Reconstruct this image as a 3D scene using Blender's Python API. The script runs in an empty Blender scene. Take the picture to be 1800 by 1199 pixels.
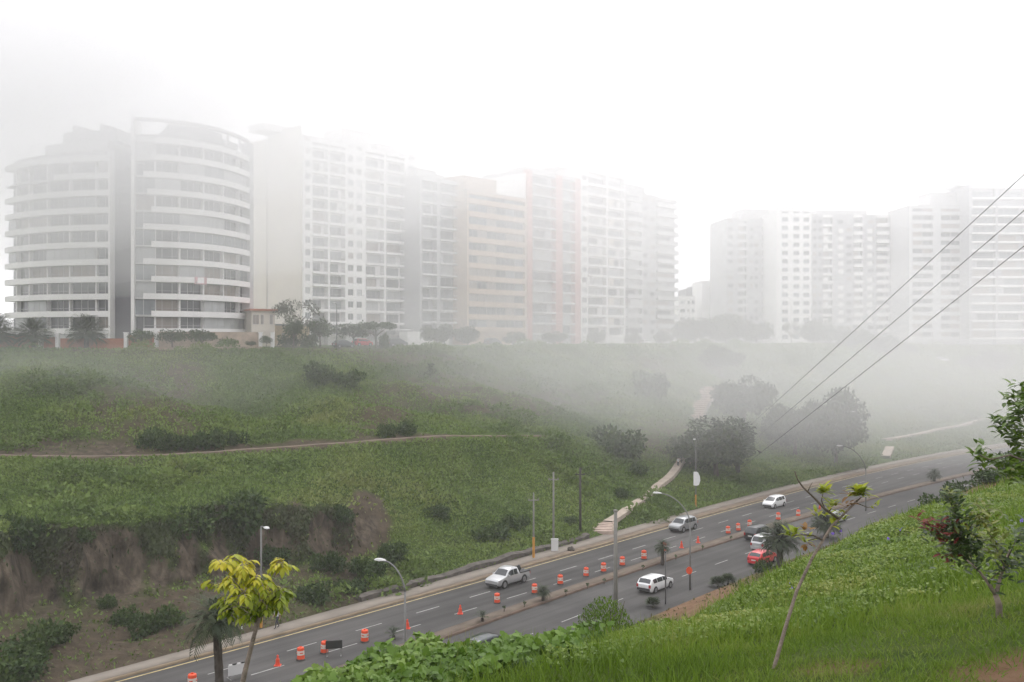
import bpy, bmesh, math, random
import numpy as np
from mathutils import Vector, Matrix
from mathutils.bvhtree import BVHTree

random.seed(7)
RNG = np.random.default_rng(11)
R = math.radians
SC = bpy.context.scene
COL = SC.collection

# ------------------------------------------------------------------ camera, sky, sun, exposure
CAM_Z = 24.0
F = 1750.0
cam_d = bpy.data.cameras.new('camera')
cam_d.lens = 35.0
cam_d.sensor_width = 36.0
cam_d.clip_start = 0.1
cam_d.clip_end = 5000
cam = bpy.data.objects.new('camera', cam_d)
cam.location = (0, 0, CAM_Z)
cam.rotation_euler = (R(90), 0, 0)
COL.objects.link(cam)
SC.camera = cam

SUN_EL, SUN_AZ = R(62), R(12)          # high, ahead of the camera and a little to its right, behind the cloud
wd = bpy.data.worlds.new('World')
SC.world = wd
wd.use_nodes = True
nt = wd.node_tree
nt.nodes.clear()
sky = nt.nodes.new('ShaderNodeTexSky')
sky.sky_type = 'NISHITA'
sky.sun_disc = False
sky.sun_elevation = SUN_EL
sky.sun_rotation = SUN_AZ
sky.air_density = 1.0
sky.dust_density = 6.0
hs = nt.nodes.new('ShaderNodeHueSaturation')
hs.inputs['Saturation'].default_value = 0.12
mixw = nt.nodes.new('ShaderNodeMix')
mixw.data_type = 'RGBA'
mixw.inputs['Factor'].default_value = 0.8
mixw.inputs['B'].default_value = (14.4, 14.2, 14.6, 1)     # the even white of the cloud deck
bg = nt.nodes.new('ShaderNodeBackground')
bg.inputs['Strength'].default_value = 0.10
wo = nt.nodes.new('ShaderNodeOutputWorld')
nt.links.new(sky.outputs['Color'], hs.inputs['Color'])
nt.links.new(hs.outputs['Color'], mixw.inputs['A'])
nt.links.new(mixw.outputs['Result'], bg.inputs['Color'])
nt.links.new(bg.outputs['Background'], wo.inputs['Surface'])

sun_d = bpy.data.lights.new('sun', 'SUN')
sun_d.energy = 0.8
sun_d.angle = R(25)
sun_d.color = (1.0, 0.97, 0.93)
sun = bpy.data.objects.new('sun', sun_d)
sdir = Vector((math.cos(SUN_EL) * math.sin(SUN_AZ), math.cos(SUN_EL) * math.cos(SUN_AZ), math.sin(SUN_EL)))
sun.rotation_euler = sdir.to_track_quat('Z', 'Y').to_euler()
sun.location = (0, 0, 200)
COL.objects.link(sun)

SC.view_settings.view_transform = 'Standard'
SC.view_settings.look = 'None'
SC.view_settings.exposure = 0.42
SC.view_settings.gamma = 1.0
SC.view_settings.use_curve_mapping = False
SC.render.engine = 'CYCLES'
SC.cycles.max_bounces = 10
SC.cycles.diffuse_bounces = 3
SC.cycles.glossy_bounces = 2
SC.cycles.volume_bounces = 6
SC.cycles.transparent_max_bounces = 16
SC.cycles.use_denoising = True

# ------------------------------------------------------------------ helpers
def tag(o, label=None, cat=None, group=None, kind=None):
    if label: o['label'] = label
    if cat: o['category'] = cat
    if group: o['group'] = group
    if kind: o['kind'] = kind
    return o

def link_mesh(name, me, parent=None, loc=None, rotz=None):
    o = bpy.data.objects.new(name, me)
    COL.objects.link(o)
    if parent is not None: o.parent = parent
    if loc is not None: o.location = loc
    if rotz is not None: o.rotation_euler = (0, 0, rotz)
    return o

def empty(name, loc, label, cat, group=None, rotz=0.0):
    o = bpy.data.objects.new(name, None)
    o.empty_display_size = 0.3
    COL.objects.link(o)
    o.location = loc
    o.rotation_euler = (0, 0, rotz)
    return tag(o, label, cat, group)

def kids(o):
    return KIDS.get(o.name, [])
KIDS = {}

def copy_tree(o, parent=None):
    c = o.copy()
    COL.objects.link(c)
    if parent is not None: c.parent = parent
    for ch in [x for x in bpy.data.objects if x.parent is o]:
        copy_tree(ch, c)
    return c

def grid_mesh(name, V, F_idx, mats, smooth=True, attrs=None, starts=None, totals=None, midx=None):
    """V (n,3); F_idx flat loop vertex indices with starts/totals, or (m,4)/(m,3) array."""
    me = bpy.data.meshes.new(name)
    V = np.asarray(V, dtype=np.float32)
    F_idx = np.asarray(F_idx, dtype=np.int32)
    if starts is None:
        k = F_idx.shape[1]
        m = F_idx.shape[0]
        starts = np.arange(m, dtype=np.int32) * k
        totals = np.full(m, k, dtype=np.int32)
        F_idx = F_idx.ravel()
    me.vertices.add(len(V)); me.vertices.foreach_set('co', V.ravel())
    me.loops.add(len(F_idx)); me.loops.foreach_set('vertex_index', F_idx)
    me.polygons.add(len(starts))
    me.polygons.foreach_set('loop_start', np.asarray(starts, dtype=np.int32))
    me.polygons.foreach_set('loop_total', np.asarray(totals, dtype=np.int32))
    if smooth: me.polygons.foreach_set('use_smooth', np.ones(len(starts), dtype=bool))
    if midx is not None: me.polygons.foreach_set('material_index', np.asarray(midx, dtype=np.int32))
    for (an, dom, arr) in (attrs or []):
        a = me.attributes.new(an, 'FLOAT', dom)
        a.data.foreach_set('value', np.asarray(arr, dtype=np.float32))
    me.update(calc_edges=True)
    me.validate()
    for m in (mats if isinstance(mats, (list, tuple)) else [mats]): me.materials.append(m)
    return me

def frames(d, up):
    d = d / np.linalg.norm(d, axis=1, keepdims=True)
    y = np.cross(up, d)
    n = np.linalg.norm(y, axis=1, keepdims=True)
    y = np.where(n < 1e-4, np.array([[1.0, 0, 0]]), y / np.maximum(n, 1e-6))
    z = np.cross(d, y)
    return np.stack([d, y, z], axis=2)          # columns: x=length, y=width, z=normal

def scatter(name, tv, tf, pos, Rm, scale, mat, leaf_tone=None, smooth=False):
    """many copies of a small template merged into one mesh; per-face 'rnd' attribute"""
    tv = np.asarray(tv, float)
    n, k = len(pos), len(tv)
    scale = np.asarray(scale, float)
    if scale.ndim == 1: scale = np.repeat(scale[:, None], 3, axis=1)
    loc = tv[None, :, :] * scale[:, None, :]
    V = np.einsum('nij,nkj->nki', Rm, loc) + pos[:, None, :]
    flat = np.concatenate([np.asarray(f) for f in tf])
    tot = np.array([len(f) for f in tf])
    idx = (flat[None, :] + (np.arange(n) * k)[:, None]).ravel()
    totals = np.tile(tot, n)
    starts = np.concatenate([[0], np.cumsum(totals)[:-1]])
    if leaf_tone is None: leaf_tone = RNG.random(n)
    return grid_mesh(name, V.reshape(-1, 3), idx, mat, smooth, [('leaf_tone', 'FACE', np.repeat(leaf_tone, len(tf)))], starts, totals)

RHOMB_V = [(0, 0, 0), (.45, .28, .05), (1, 0, 0), (.45, -.28, .05)]
RHOMB_F = [(0, 3, 2, 1)]
LEAF_V = [(0, 0, 0), (.3, .2, .06), (.3, -.2, .06), (.3, 0, .02), (.65, .19, .02), (.65, -.19, .02), (.65, 0, -.02), (1, 0, -.14)]
LEAF_F = [(0, 3, 1), (0, 2, 3), (3, 6, 4, 1), (2, 5, 6, 3), (6, 7, 4), (5, 7, 6)]
VINE_V = [(0, 0, 0), (-.18, .3, .06), (.1, .46, .05), (.42, .3, .03), (.62, .34, -.02), (1, 0, -.12),
          (.62, -.34, -.02), (.42, -.3, .03), (.1, -.46, .05), (-.18, -.3, .06), (.45, 0, 0)]
VINE_F = [(0, 10, 2, 1), (10, 4, 3, 2), (10, 5, 4), (10, 6, 5), (10, 8, 7, 6), (0, 9, 8, 10)]
BLADE_V = [(0, .5, 0), (0, -.5, 0), (.5, .38, .07), (.5, -.38, .07), (1, 0, .3)]
BLADE_F = [(1, 3, 2, 0), (3, 4, 2)]

def unit_rand(n):
    v = RNG.normal(size=(n, 3))
    return v / np.linalg.norm(v, axis=1, keepdims=True)

# value noise -----------------------------------------------------
def _hash(ix, iy, seed):
    h = (ix.astype(np.int64) * 374761393 + iy.astype(np.int64) * 668265263 + seed * 974634777) & 0xffffffff
    h = ((h ^ (h >> 13)) * 1274126177) & 0xffffffff
    return ((h ^ (h >> 16)) & 0xffff) / 65535.0

def vnoise(x, y, seed=0):
    x = np.asarray(x, float); y = np.asarray(y, float)
    ix, iy = np.floor(x), np.floor(y)
    fx, fy = x - ix, y - iy
    fx = fx * fx * (3 - 2 * fx); fy = fy * fy * (3 - 2 * fy)
    a, b = _hash(ix, iy, seed), _hash(ix + 1, iy, seed)
    c, d = _hash(ix, iy + 1, seed), _hash(ix + 1, iy + 1, seed)
    return (a * (1 - fx) + b * fx) * (1 - fy) + (c * (1 - fx) + d * fx) * fy

def fbm(x, y, seed=0, octv=4, gain=.5):
    s, amp, tot = 0, 1.0, 0
    for o in range(octv):
        s = s + amp * (vnoise(np.asarray(x) * 2 ** o, np.asarray(y) * 2 ** o, seed + o) - .5)
        tot += amp; amp *= gain
    return s / tot * 2

class MB:
    def __init__(s): s.v, s.f, s.m = [], [], []
    def add(s, vs, fs, mi=0):
        b = len(s.v)
        s.v += [tuple(v) for v in vs]
        s.f += [tuple(i + b for i in f) for f in fs]
        s.m += [mi] * len(fs)
        return s
    def box(s, x0, x1, y0, y1, z0, z1, mi=0):
        return s.add([(x0, y0, z0), (x1, y0, z0), (x1, y1, z0), (x0, y1, z0), (x0, y0, z1), (x1, y0, z1), (x1, y1, z1), (x0, y1, z1)],
                     [(0, 3, 2, 1), (4, 5, 6, 7), (0, 1, 5, 4), (1, 2, 6, 5), (2, 3, 7, 6), (3, 0, 4, 7)], mi)
    def prism(s, poly, z0, z1, mi=0):
        n = len(poly)
        vs = [(x, y, z0) for x, y in poly] + [(x, y, z1) for x, y in poly]
        fs = [tuple(range(n))[::-1], tuple(range(n, 2 * n))] + [(i, (i + 1) % n, n + (i + 1) % n, n + i) for i in range(n)]
        return s.add(vs, fs, mi)
    def tube(s, pts, rad, n=8, mi=0, cap=True):
        pts = [Vector(p) for p in pts]
        if not isinstance(rad, (list, tuple)): rad = [rad] * len(pts)
        rings = []
        ref = Vector((0.3, 0.9, 0.1))
        for i, p in enumerate(pts):
            d = (pts[min(i + 1, len(pts) - 1)] - pts[max(i - 1, 0)])
            if d.length < 1e-9: d = Vector((0, 0, 1))
            d.normalize()
            a = d.cross(ref)
            if a.length < .1: a = d.cross(Vector((1, 0, 0)))
            a.normalize(); b = d.cross(a)
            rings.append([p + (a * math.cos(2 * math.pi * k / n) + b * math.sin(2 * math.pi * k / n)) * rad[i] for k in range(n)])
        vs = [v for r in rings for v in r]
        fs = []
        for i in range(len(pts) - 1):
            for k in range(n):
                fs.append((i * n + k, i * n + (k + 1) % n, (i + 1) * n + (k + 1) % n, (i + 1) * n + k))
        if cap:
            fs.append(tuple(range(n))[::-1]); fs.append(tuple(range((len(pts) - 1) * n, len(pts) * n)))
        return s.add(vs, fs, mi)
    def lathe(s, prof, n=16, mi=0, c=(0, 0, 0)):
        vs, fs = [], []
        for (r, z) in prof:
            for k in range(n):
                a = 2 * math.pi * k / n
                vs.append((c[0] + r * math.cos(a), c[1] + r * math.sin(a), c[2] + z))
        for i in range(len(prof) - 1):
            for k in range(n):
                fs.append((i * n + k, i * n + (k + 1) % n, (i + 1) * n + (k + 1) % n, (i + 1) * n + k))
        fs.append(tuple(range(n))[::-1]); fs.append(tuple(range((len(prof) - 1) * n, len(prof) * n)))
        return s.add(vs, fs, mi)
    def build(s, name, mats, parent=None, loc=None, rotz=None, smooth=False):
        me = bpy.data.meshes.new(name)
        me.from_pydata(s.v, [], s.f)
        for m in (mats if isinstance(mats, (list, tuple)) else [mats]): me.materials.append(m)
        if any(s.m): me.polygons.foreach_set('material_index', s.m)
        if smooth: me.polygons.foreach_set('use_smooth', [True] * len(s.f))
        me.update()
        return link_mesh(name, me, parent, loc, rotz)

# ------------------------------------------------------------------ materials
def mat(name, c, rough=.7, metal=0.0, var=.12, scale=3.0, bump=0.0, bscale=20.0, spec=.4, c2=None, coat=0.0):
    m = bpy.data.materials.new(name)
    m.use_nodes = True
    n = m.node_tree
    b = n.nodes['Principled BSDF']
    b.inputs['Roughness'].default_value = rough
    b.inputs['Metallic'].default_value = metal
    b.inputs['Specular IOR Level'].default_value = spec
    if coat: b.inputs['Coat Weight'].default_value = coat
    tc = n.nodes.new('ShaderNodeTexCoord')
    no = n.nodes.new('ShaderNodeTexNoise')
    no.inputs['Scale'].default_value = scale
    no.inputs['Detail'].default_value = 5
    n.links.new(tc.outputs['Object'], no.inputs['Vector'])
    rp = n.nodes.new('ShaderNodeValToRGB')
    rp.color_ramp.elements[0].position = .3
    rp.color_ramp.elements[1].position = .7
    lo = tuple(max(0, x * (1 - var)) for x in c) + (1,)
    hi = tuple(x * (1 + var) for x in (c2 or c)) + (1,)
    rp.color_ramp.elements[0].color = lo
    rp.color_ramp.elements[1].color = hi
    n.links.new(no.outputs['Fac'], rp.inputs['Fac'])
    n.links.new(rp.outputs['Color'], b.inputs['Base Color'])
    if bump:
        nb = n.nodes.new('ShaderNodeTexNoise')
        nb.inputs['Scale'].default_value = bscale
        nb.inputs['Detail'].default_value = 6
        n.links.new(tc.outputs['Object'], nb.inputs['Vector'])
        bp = n.nodes.new('ShaderNodeBump')
        bp.inputs['Strength'].default_value = bump
        bp.inputs['Distance'].default_value = .05
        n.links.new(nb.outputs['Fac'], bp.inputs['Height'])
        n.links.new(bp.outputs['Normal'], b.inputs['Normal'])
    return m

def foliage(name, cols, nscale=.15, trans=.25, rough=.55, spec=.25):
    """leaf colour from a per-leaf tone number and a slow noise over position"""
    m = bpy.data.materials.new(name)
    m.use_nodes = True
    n = m.node_tree
    b = n.nodes['Principled BSDF']
    b.inputs['Roughness'].default_value = rough
    b.inputs['Specular IOR Level'].default_value = spec
    at = n.nodes.new('ShaderNodeAttribute'); at.attribute_name = 'leaf_tone'
    ge = n.nodes.new('ShaderNodeNewGeometry')
    no = n.nodes.new('ShaderNodeTexNoise')
    no.inputs['Scale'].default_value = nscale
    no.inputs['Detail'].default_value = 4
    n.links.new(ge.outputs['Position'], no.inputs['Vector'])
    mp = n.nodes.new('ShaderNodeMapRange')
    mp.inputs['From Min'].default_value = .3; mp.inputs['From Max'].default_value = .7
    n.links.new(no.outputs['Fac'], mp.inputs['Value'])
    ad = n.nodes.new('ShaderNodeMix')
    ad.inputs['Factor'].default_value = .5
    n.links.new(at.outputs['Fac'], ad.inputs['A'])
    n.links.new(mp.outputs['Result'], ad.inputs['B'])
    rp = n.nodes.new('ShaderNodeValToRGB')
    while len(rp.color_ramp.elements) < len(cols): rp.color_ramp.elements.new(.5)
    for i, c in enumerate(cols):
        rp.color_ramp.elements[i].position = .15 + .7 * i / max(1, len(cols) - 1)
        rp.color_ramp.elements[i].color = tuple(c) + (1,)
    n.links.new(ad.outputs['Result'], rp.inputs['Fac'])
    n.links.new(rp.outputs['Color'], b.inputs['Base Color'])
    tr = n.nodes.new('ShaderNodeBsdfTranslucent')
    n.links.new(rp.outputs['Color'], tr.inputs['Color'])
    mx = n.nodes.new('ShaderNodeMixShader')
    mx.inputs['Fac'].default_value = trans
    n.links.new(b.outputs['BSDF'], mx.inputs[1])
    n.links.new(tr.outputs['BSDF'], mx.inputs[2])
    n.links.new(mx.outputs['Shader'], n.nodes['Material Output'].inputs['Surface'])
    return m

def ground_mat(name, greens, soils, rocks=None, gscale=.25):
    """ground whose kind (turf, soil, rock) is read from the 'soil' and 'rock' point attributes"""
    m = bpy.data.materials.new(name)
    m.use_nodes = True
    n = m.node_tree
    b = n.nodes['Principled BSDF']
    b.inputs['Roughness'].default_value = .95
    b.inputs['Specular IOR Level'].default_value = .1
    ge = n.nodes.new('ShaderNodeNewGeometry')
    def ramp(scale, cols, detail=8, stretch=None):
        no = n.nodes.new('ShaderNodeTexNoise')
        no.inputs['Scale'].default_value = scale
        no.inputs['Detail'].default_value = detail
        no.inputs['Roughness'].default_value = .65
        if stretch:
            mpn = n.nodes.new('ShaderNodeMapping')
            mpn.inputs['Scale'].default_value = stretch
            n.links.new(ge.outputs['Position'], mpn.inputs['Vector'])
            n.links.new(mpn.outputs['Vector'], no.inputs['Vector'])
        else:
            n.links.new(ge.outputs['Position'], no.inputs['Vector'])
        rp = n.nodes.new('ShaderNodeValToRGB')
        while len(rp.color_ramp.elements) < len(cols): rp.color_ramp.elements.new(.5)
        for i, c in enumerate(cols):
            rp.color_ramp.elements[i].position = .3 + .4 * i / max(1, len(cols) - 1)
            rp.color_ramp.elements[i].color = tuple(c) + (1,)
        n.links.new(no.outputs['Fac'], rp.inputs['Fac'])
        return rp.outputs['Color']
    g = ramp(gscale, greens)
    s = ramp(.9, soils, 10)
    def mixby(attr, a, bb):
        at = n.nodes.new('ShaderNodeAttribute'); at.attribute_name = attr
        mx = n.nodes.new('ShaderNodeMix'); mx.data_type = 'RGBA'
        n.links.new(at.outputs['Fac'], mx.inputs['Factor'])
        n.links.new(a, mx.inputs['A']); n.links.new(bb, mx.inputs['B'])
        return mx.outputs['Result']
    c = mixby('soil', g, s)
    if rocks: c = mixby('rock', c, ramp(1.2, rocks, 12, (1, 1, .22)))
    n.links.new(c, b.inputs['Base Color'])
    nb = n.nodes.new('ShaderNodeTexNoise')
    nb.inputs['Scale'].default_value = 2.2; nb.inputs['Detail'].default_value = 10; nb.inputs['Roughness'].default_value = .7
    n.links.new(ge.outputs['Position'], nb.inputs['Vector'])
    bp = n.nodes.new('ShaderNodeBump'); bp.inputs['Strength'].default_value = .8; bp.inputs['Distance'].default_value = .35
    n.links.new(nb.outputs['Fac'], bp.inputs['Height'])
    n.links.new(bp.outputs['Normal'], b.inputs['Normal'])
    return m

M = {}
M['white'] = mat('white_render', (.78, .77, .76), .8, var=.05, scale=.3)
M['cream'] = mat('cream_render', (.62, .57, .50), .85, var=.06, scale=.2)
M['greyr'] = mat('grey_render', (.40, .40, .41), .85, var=.07, scale=.3)
M['lgrey'] = mat('light_grey_render', (.55, .55, .55), .85, var=.06, scale=.3)
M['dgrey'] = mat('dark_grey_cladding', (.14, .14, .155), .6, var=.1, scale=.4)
M['orange_r'] = mat('orange_render', (.49, .385, .30), .85, var=.08, scale=.3)
M['pink_r'] = mat('brick_pink_render', (.46, .23, .20), .85, var=.08, scale=.3)
M['brick'] = mat('red_brick', (.34, .115, .06), .9, var=.2, scale=.5, bump=.2)
M['stone'] = mat('tan_stone', (.36, .28, .22), .95, var=.25, scale=.8, bump=.3)
M['glass'] = mat('window_glass', (.05, .055, .06), .12, var=.25, scale=.4, spec=.6)
M['glass2'] = mat('window_glass_blue', (.16, .18, .19), .15, var=.25, scale=.4, spec=.6)
M['glass3'] = mat('window_with_blinds', (.42, .43, .43), .3, var=.12, scale=.6)
M['glass4'] = mat('window_with_curtain', (.28, .24, .21), .35, var=.2, scale=.5)
M['frame'] = mat('window_frame', (.45, .45, .45), .5, var=.05)
M['rail'] = mat('metal_rail', (.42, .42, .43), .45, metal=.3, var=.08)
M['asphalt'] = mat('asphalt', (.045, .043, .042), .88, var=.18, scale=.12, bump=.25, bscale=40, c2=(.060, .057, .055))
def wear(m):
    # long streaks of tyre wear and darker repair bands that run with the road
    n = m.node_tree
    b = n.nodes['Principled BSDF']
    src = b.inputs['Base Color'].links[0].from_socket
    tc = n.nodes.new('ShaderNodeTexCoord')
    mp = n.nodes.new('ShaderNodeMapping'); mp.inputs['Scale'].default_value = (.018, .75, 1)
    m0 = n.nodes.new('ShaderNodeMapping'); m0.inputs['Rotation'].default_value = (0, 0, R(-50))
    no = n.nodes.new('ShaderNodeTexNoise'); no.inputs['Scale'].default_value = 1.0; no.inputs['Detail'].default_value = 7; no.inputs['Roughness'].default_value = .6
    rp = n.nodes.new('ShaderNodeMapRange'); rp.inputs['From Min'].default_value = .35; rp.inputs['From Max'].default_value = .65; rp.inputs['To Min'].default_value = .68; rp.inputs['To Max'].default_value = 1.3
    mx = n.nodes.new('ShaderNodeVectorMath'); mx.operation = 'SCALE'
    n.links.new(tc.outputs['Object'], m0.inputs['Vector']); n.links.new(m0.outputs['Vector'], mp.inputs['Vector']); n.links.new(mp.outputs['Vector'], no.inputs['Vector']); n.links.new(no.outputs['Fac'], rp.inputs['Value'])
    n.links.new(src, mx.inputs[0]); n.links.new(rp.outputs['Result'], mx.inputs['Scale']); n.links.new(mx.outputs['Vector'], b.inputs['Base Color'])
wear(M['asphalt'])
M['paint'] = mat('road_paint', (.30, .30, .285), .8, var=.25, scale=2)
M['ypaint'] = mat('yellow_line_paint', (.42, .33, .16), .8, var=.25, scale=1.2)
M['kerb'] = mat('kerb_concrete', (.19, .145, .095), .9, var=.25, scale=.7, bump=.2)
M['pave'] = mat('pavement_concrete', (.205, .18, .152), .9, var=.14, scale=.5, bump=.2)
M['dirt'] = mat('dirt', (.17, .13, .095), .95, var=.25, scale=.6, bump=.5)
M['median'] = mat('median_dirt', (.125, .098, .075), .95, var=.25, scale=.6, bump=.5)
M['path'] = mat('footpath_concrete', (.34, .285, .235), .9, var=.15, scale=.8, bump=.3)
M['steps'] = mat('stair_concrete', (.42, .33, .28), .9, var=.2, scale=1.2)
M['wallstone'] = mat('dark_rubble_stone', (.085, .075, .065), .95, var=.4, scale=1.5, bump=.8, bscale=3)
M['concrete_pole'] = mat('concrete_pole', (.20, .195, .18), .85, var=.12, scale=1.5)
M['wood_pole'] = mat('dark_timber_pole', (.05, .045, .04), .85, var=.2, scale=2)
M['metal_pole'] = mat('galvanised_pole', (.17, .17, .165), .6, metal=.2, var=.1, scale=2)
M['ypole'] = mat('yellow_pole_band', (.45, .22, .04), .7, var=.15, scale=2)
M['lamp'] = mat('lamp_glass', (.7, .7, .68), .25, var=.05)
M['black'] = mat('black_paint', (.02, .022, .02), .5, var=.2)
M['tyre'] = mat('tyre_rubber', (.02, .02, .02), .85, var=.2)
M['rim'] = mat('wheel_rim', (.35, .35, .36), .35, metal=.7, var=.1)
M['cglass'] = mat('car_glass', (.035, .04, .045), .08, var=.15, spec=.7)
M['hlight'] = mat('headlight', (.75, .77, .78), .15, var=.05, spec=.7)
M['tlight'] = mat('tail_light', (.35, .02, .02), .25, var=.1, spec=.6)
M['plate'] = mat('number_plate', (.6, .6, .58), .5, var=.05)
M['trim'] = mat('black_plastic_trim', (.035, .035, .037), .6, var=.15)
M['drum'] = mat('orange_plastic', (.66, .075, .022), .5, var=.1, scale=2)
M['drumw'] = mat('white_reflective_band', (.60, .55, .50), .45, var=.06, scale=2)
M['rubber'] = mat('drum_base_rubber', (.06, .05, .045), .9, var=.2)
M['red_r'] = mat('red_board', (.62, .065, .03), .6, var=.1)
M['bark'] = mat('bark', (.11, .09, .07), .95, var=.3, scale=8, bump=.5, bscale=30)
M['bark2'] = mat('pale_bark', (.21, .17, .14), .9, var=.3, scale=14, bump=.5, bscale=60)
M['palmtrunk'] = mat('palm_trunk', (.06, .05, .042), .95, var=.35, scale=6, bump=.6, bscale=15)
M['wire'] = mat('power_cable', (.03, .03, .03), .7, var=.1)
M['bird'] = mat('bird_feathers', (.035, .03, .03), .7, var=.3, scale=20)
M['roof'] = mat('roof_concrete', (.35, .34, .33), .9, var=.1, scale=.3)
M['petal'] = mat('violet_petal', (.22, .13, .62), .6, var=.15, scale=30)
M['skin'] = mat('skin', (.30, .17, .11), .6, var=.08, scale=5)
M['shirt_w'] = mat('pale_shirt', (.50, .50, .52), .85, var=.1)
M['shirt_l'] = mat('lilac_shirt', (.42, .40, .50), .85, var=.1)
M['shirt_d'] = mat('grey_shirt', (.16, .15, .17), .85, var=.1)
M['trousers'] = mat('dark_trousers', (.035, .037, .05), .85, var=.15)
M['hair'] = mat('dark_hair', (.02, .016, .013), .7, var=.2)
M['banner'] = mat('white_banner', (.70, .70, .71), .75, var=.05)

def paint(name, c, metal=.25):
    return mat(name, c, .28, metal=metal, var=.04, scale=2, spec=.5, coat=.5)

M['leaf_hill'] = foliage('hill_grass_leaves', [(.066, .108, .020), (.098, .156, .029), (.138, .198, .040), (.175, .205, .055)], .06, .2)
M['leaf_shrub'] = foliage('shrub_leaves', [(.018, .040, .007), (.034, .066, .011), (.058, .094, .015)], .3, .2)
M['leaf_tree'] = foliage('tree_leaves', [(.018, .034, .010), (.032, .054, .014), (.052, .076, .020)], .25, .2)
M['leaf_grey'] = foliage('grey_green_leaves', [(.040, .050, .026), (.070, .080, .042), (.10, .105, .06)], .3, .2)
M['leaf_palm'] = foliage('palm_leaves', [(.018, .034, .014), (.035, .052, .022), (.055, .072, .03)], .6, .15)
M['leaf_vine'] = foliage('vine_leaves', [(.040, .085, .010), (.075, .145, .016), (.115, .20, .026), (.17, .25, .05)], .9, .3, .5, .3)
M['leaf_vine2'] = foliage('low_vine_leaves', [(.045, .085, .010), (.095, .160, .015), (.14, .205, .026), (.20, .23, .04)], .7, .3, .5, .3)
M['grass'] = foliage('grass_blades', [(.075, .130, .012), (.115, .190, .018), (.155, .235, .026), (.22, .25, .06)], .8, .35, .55, .25)
M['lawn'] = foliage('lawn_blades', [(.070, .125, .012), (.105, .175, .018), (.15, .215, .03), (.24, .245, .08)], .9, .3, .6, .2)
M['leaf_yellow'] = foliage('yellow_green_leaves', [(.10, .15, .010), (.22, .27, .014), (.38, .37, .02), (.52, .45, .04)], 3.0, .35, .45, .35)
M['leaf_sapling'] = foliage('sapling_leaves', [(.13, .19, .014), (.22, .28, .02), (.34, .36, .03)], 3.0, .42, .45, .35)
M['leaf_rust'] = foliage('rusty_leaves', [(.16, .075, .025), (.24, .13, .035)], 3.0, .3)
M['leaf_red'] = foliage('red_leaves', [(.09, .016, .012), (.16, .028, .02), (.07, .05, .015)], 3.0, .3)
M['leaf_right'] = foliage('glossy_leaves', [(.040, .085, .010), (.075, .135, .014), (.12, .19, .022)], 3.0, .3, .4, .4)
M['hill'] = ground_mat('hillside_ground',
                       [(.040, .066, .013), (.060, .094, .019), (.085, .116, .026)],  # turf darker than the leaves: shade between plants is put into this colour
                       [(.045, .036, .025), (.072, .056, .039), (.108, .084, .058)],
                       [(.024, .020, .016), (.088, .070, .052), (.165, .134, .100)], .12)
M['near'] = ground_mat('near_slope_ground',
                       [(.035, .060, .010), (.060, .090, .016), (.085, .11, .026)],
                       [(.115, .065, .038), (.175, .105, .062), (.22, .145, .09)], None, 1.2)

# ------------------------------------------------------------------ geometry frame: u runs along the road, v across it away from the camera
CA, SA = math.cos(R(48)), math.sin(R(48))
def to_uv(X, Y): return CA * X + SA * Y, -SA * X + CA * Y
def to_xy(u, v): return CA * u - SA * v, SA * u + CA * v
def P(px, py, Y): return Vector(((px - 900) / F * Y, Y, CAM_Z - (py - 599.5) / F * Y))
def G(px, py, z=0.0):
    Y = (CAM_Z - z) * F / (py - 599.5)
    return Vector(((px - 900) / F * Y, Y, z))

def curve_from_px(pts, deg=3):
    uv = np.array([to_uv(*G(x, y).xy) for x, y in pts])
    c = np.polyfit(uv[:, 0], uv[:, 1], deg)
    lo, hi = uv[:, 0].min(), uv[:, 0].max()
    d = np.polyder(c)
    def f(u):
        u = np.asarray(u, float)
        uc = np.clip(u, lo, hi)
        return np.polyval(c, uc) + np.clip(np.polyval(d, uc), -.6, .6) * (u - uc)
    return f

vF = curve_from_px([(200, 1198), (333, 1160), (433, 1132), (600, 1086), (705, 1056), (900, 1007), (1027, 972), (1167, 931), (1320, 882), (1397, 860), (1522, 833), (1689, 800), (1900, 770)])
vO = curve_from_px([(130, 1199), (300, 1153), (393, 1123), (600, 1072), (705, 1041), (840, 1006), (938, 980), (1050, 948), (1143, 923), (1260, 886), (1390, 850), (1480, 829), (1550, 814), (1744, 787), (1900, 764)])
vM = curve_from_px([(840, 1099), (952, 1061), (1073, 1023), (1160, 993), (1240, 969), (1310, 945), (1400, 913), (1550, 872), (1650, 848), (1800, 815)], 2)
vA = curve_from_px([(530, 1137), (643, 1103), (749, 1073), (841, 1046), (938, 1018), (1014, 996), (1088, 972)], 1)
vB = curve_from_px([(552, 1153), (664, 1120), (779, 1087), (875, 1057), (972, 1028), (1045, 1006)], 1)
def vMf(u): return vM(u) + 1.6           # far kerb of the median
def vN(u): return vM(u) - 10.0           # near edge of the near carriageway

U_LO, U_HI = -60.0, 330.0
def strip(name, us, fa, fb, za, zb, material, kind='structure'):
    va, vb = fa(us), fb(us)
    xa, ya = to_xy(us, va); xb, yb = to_xy(us, vb)
    n = len(us)
    V = np.concatenate([np.stack([xa, ya, np.full(n, za)], 1), np.stack([xb, yb, np.full(n, zb)], 1)])
    i = np.arange(n - 1)
    Fx = np.stack([i, i + 1, n + i + 1, n + i], 1)
    o = link_mesh(name, grid_mesh(name, V, Fx, material, False))
    if kind: o['kind'] = kind
    return o

US = np.linspace(U_LO, U_HI, 260)
strip('valley_floor', US, lambda u: vN(u) - 3, lambda u: vO(u) + 3, -.2, -.2, M['dirt'])
strip('road', US, lambda u: vN(u), lambda u: vF(u), 0, 0, M['asphalt'])

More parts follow.
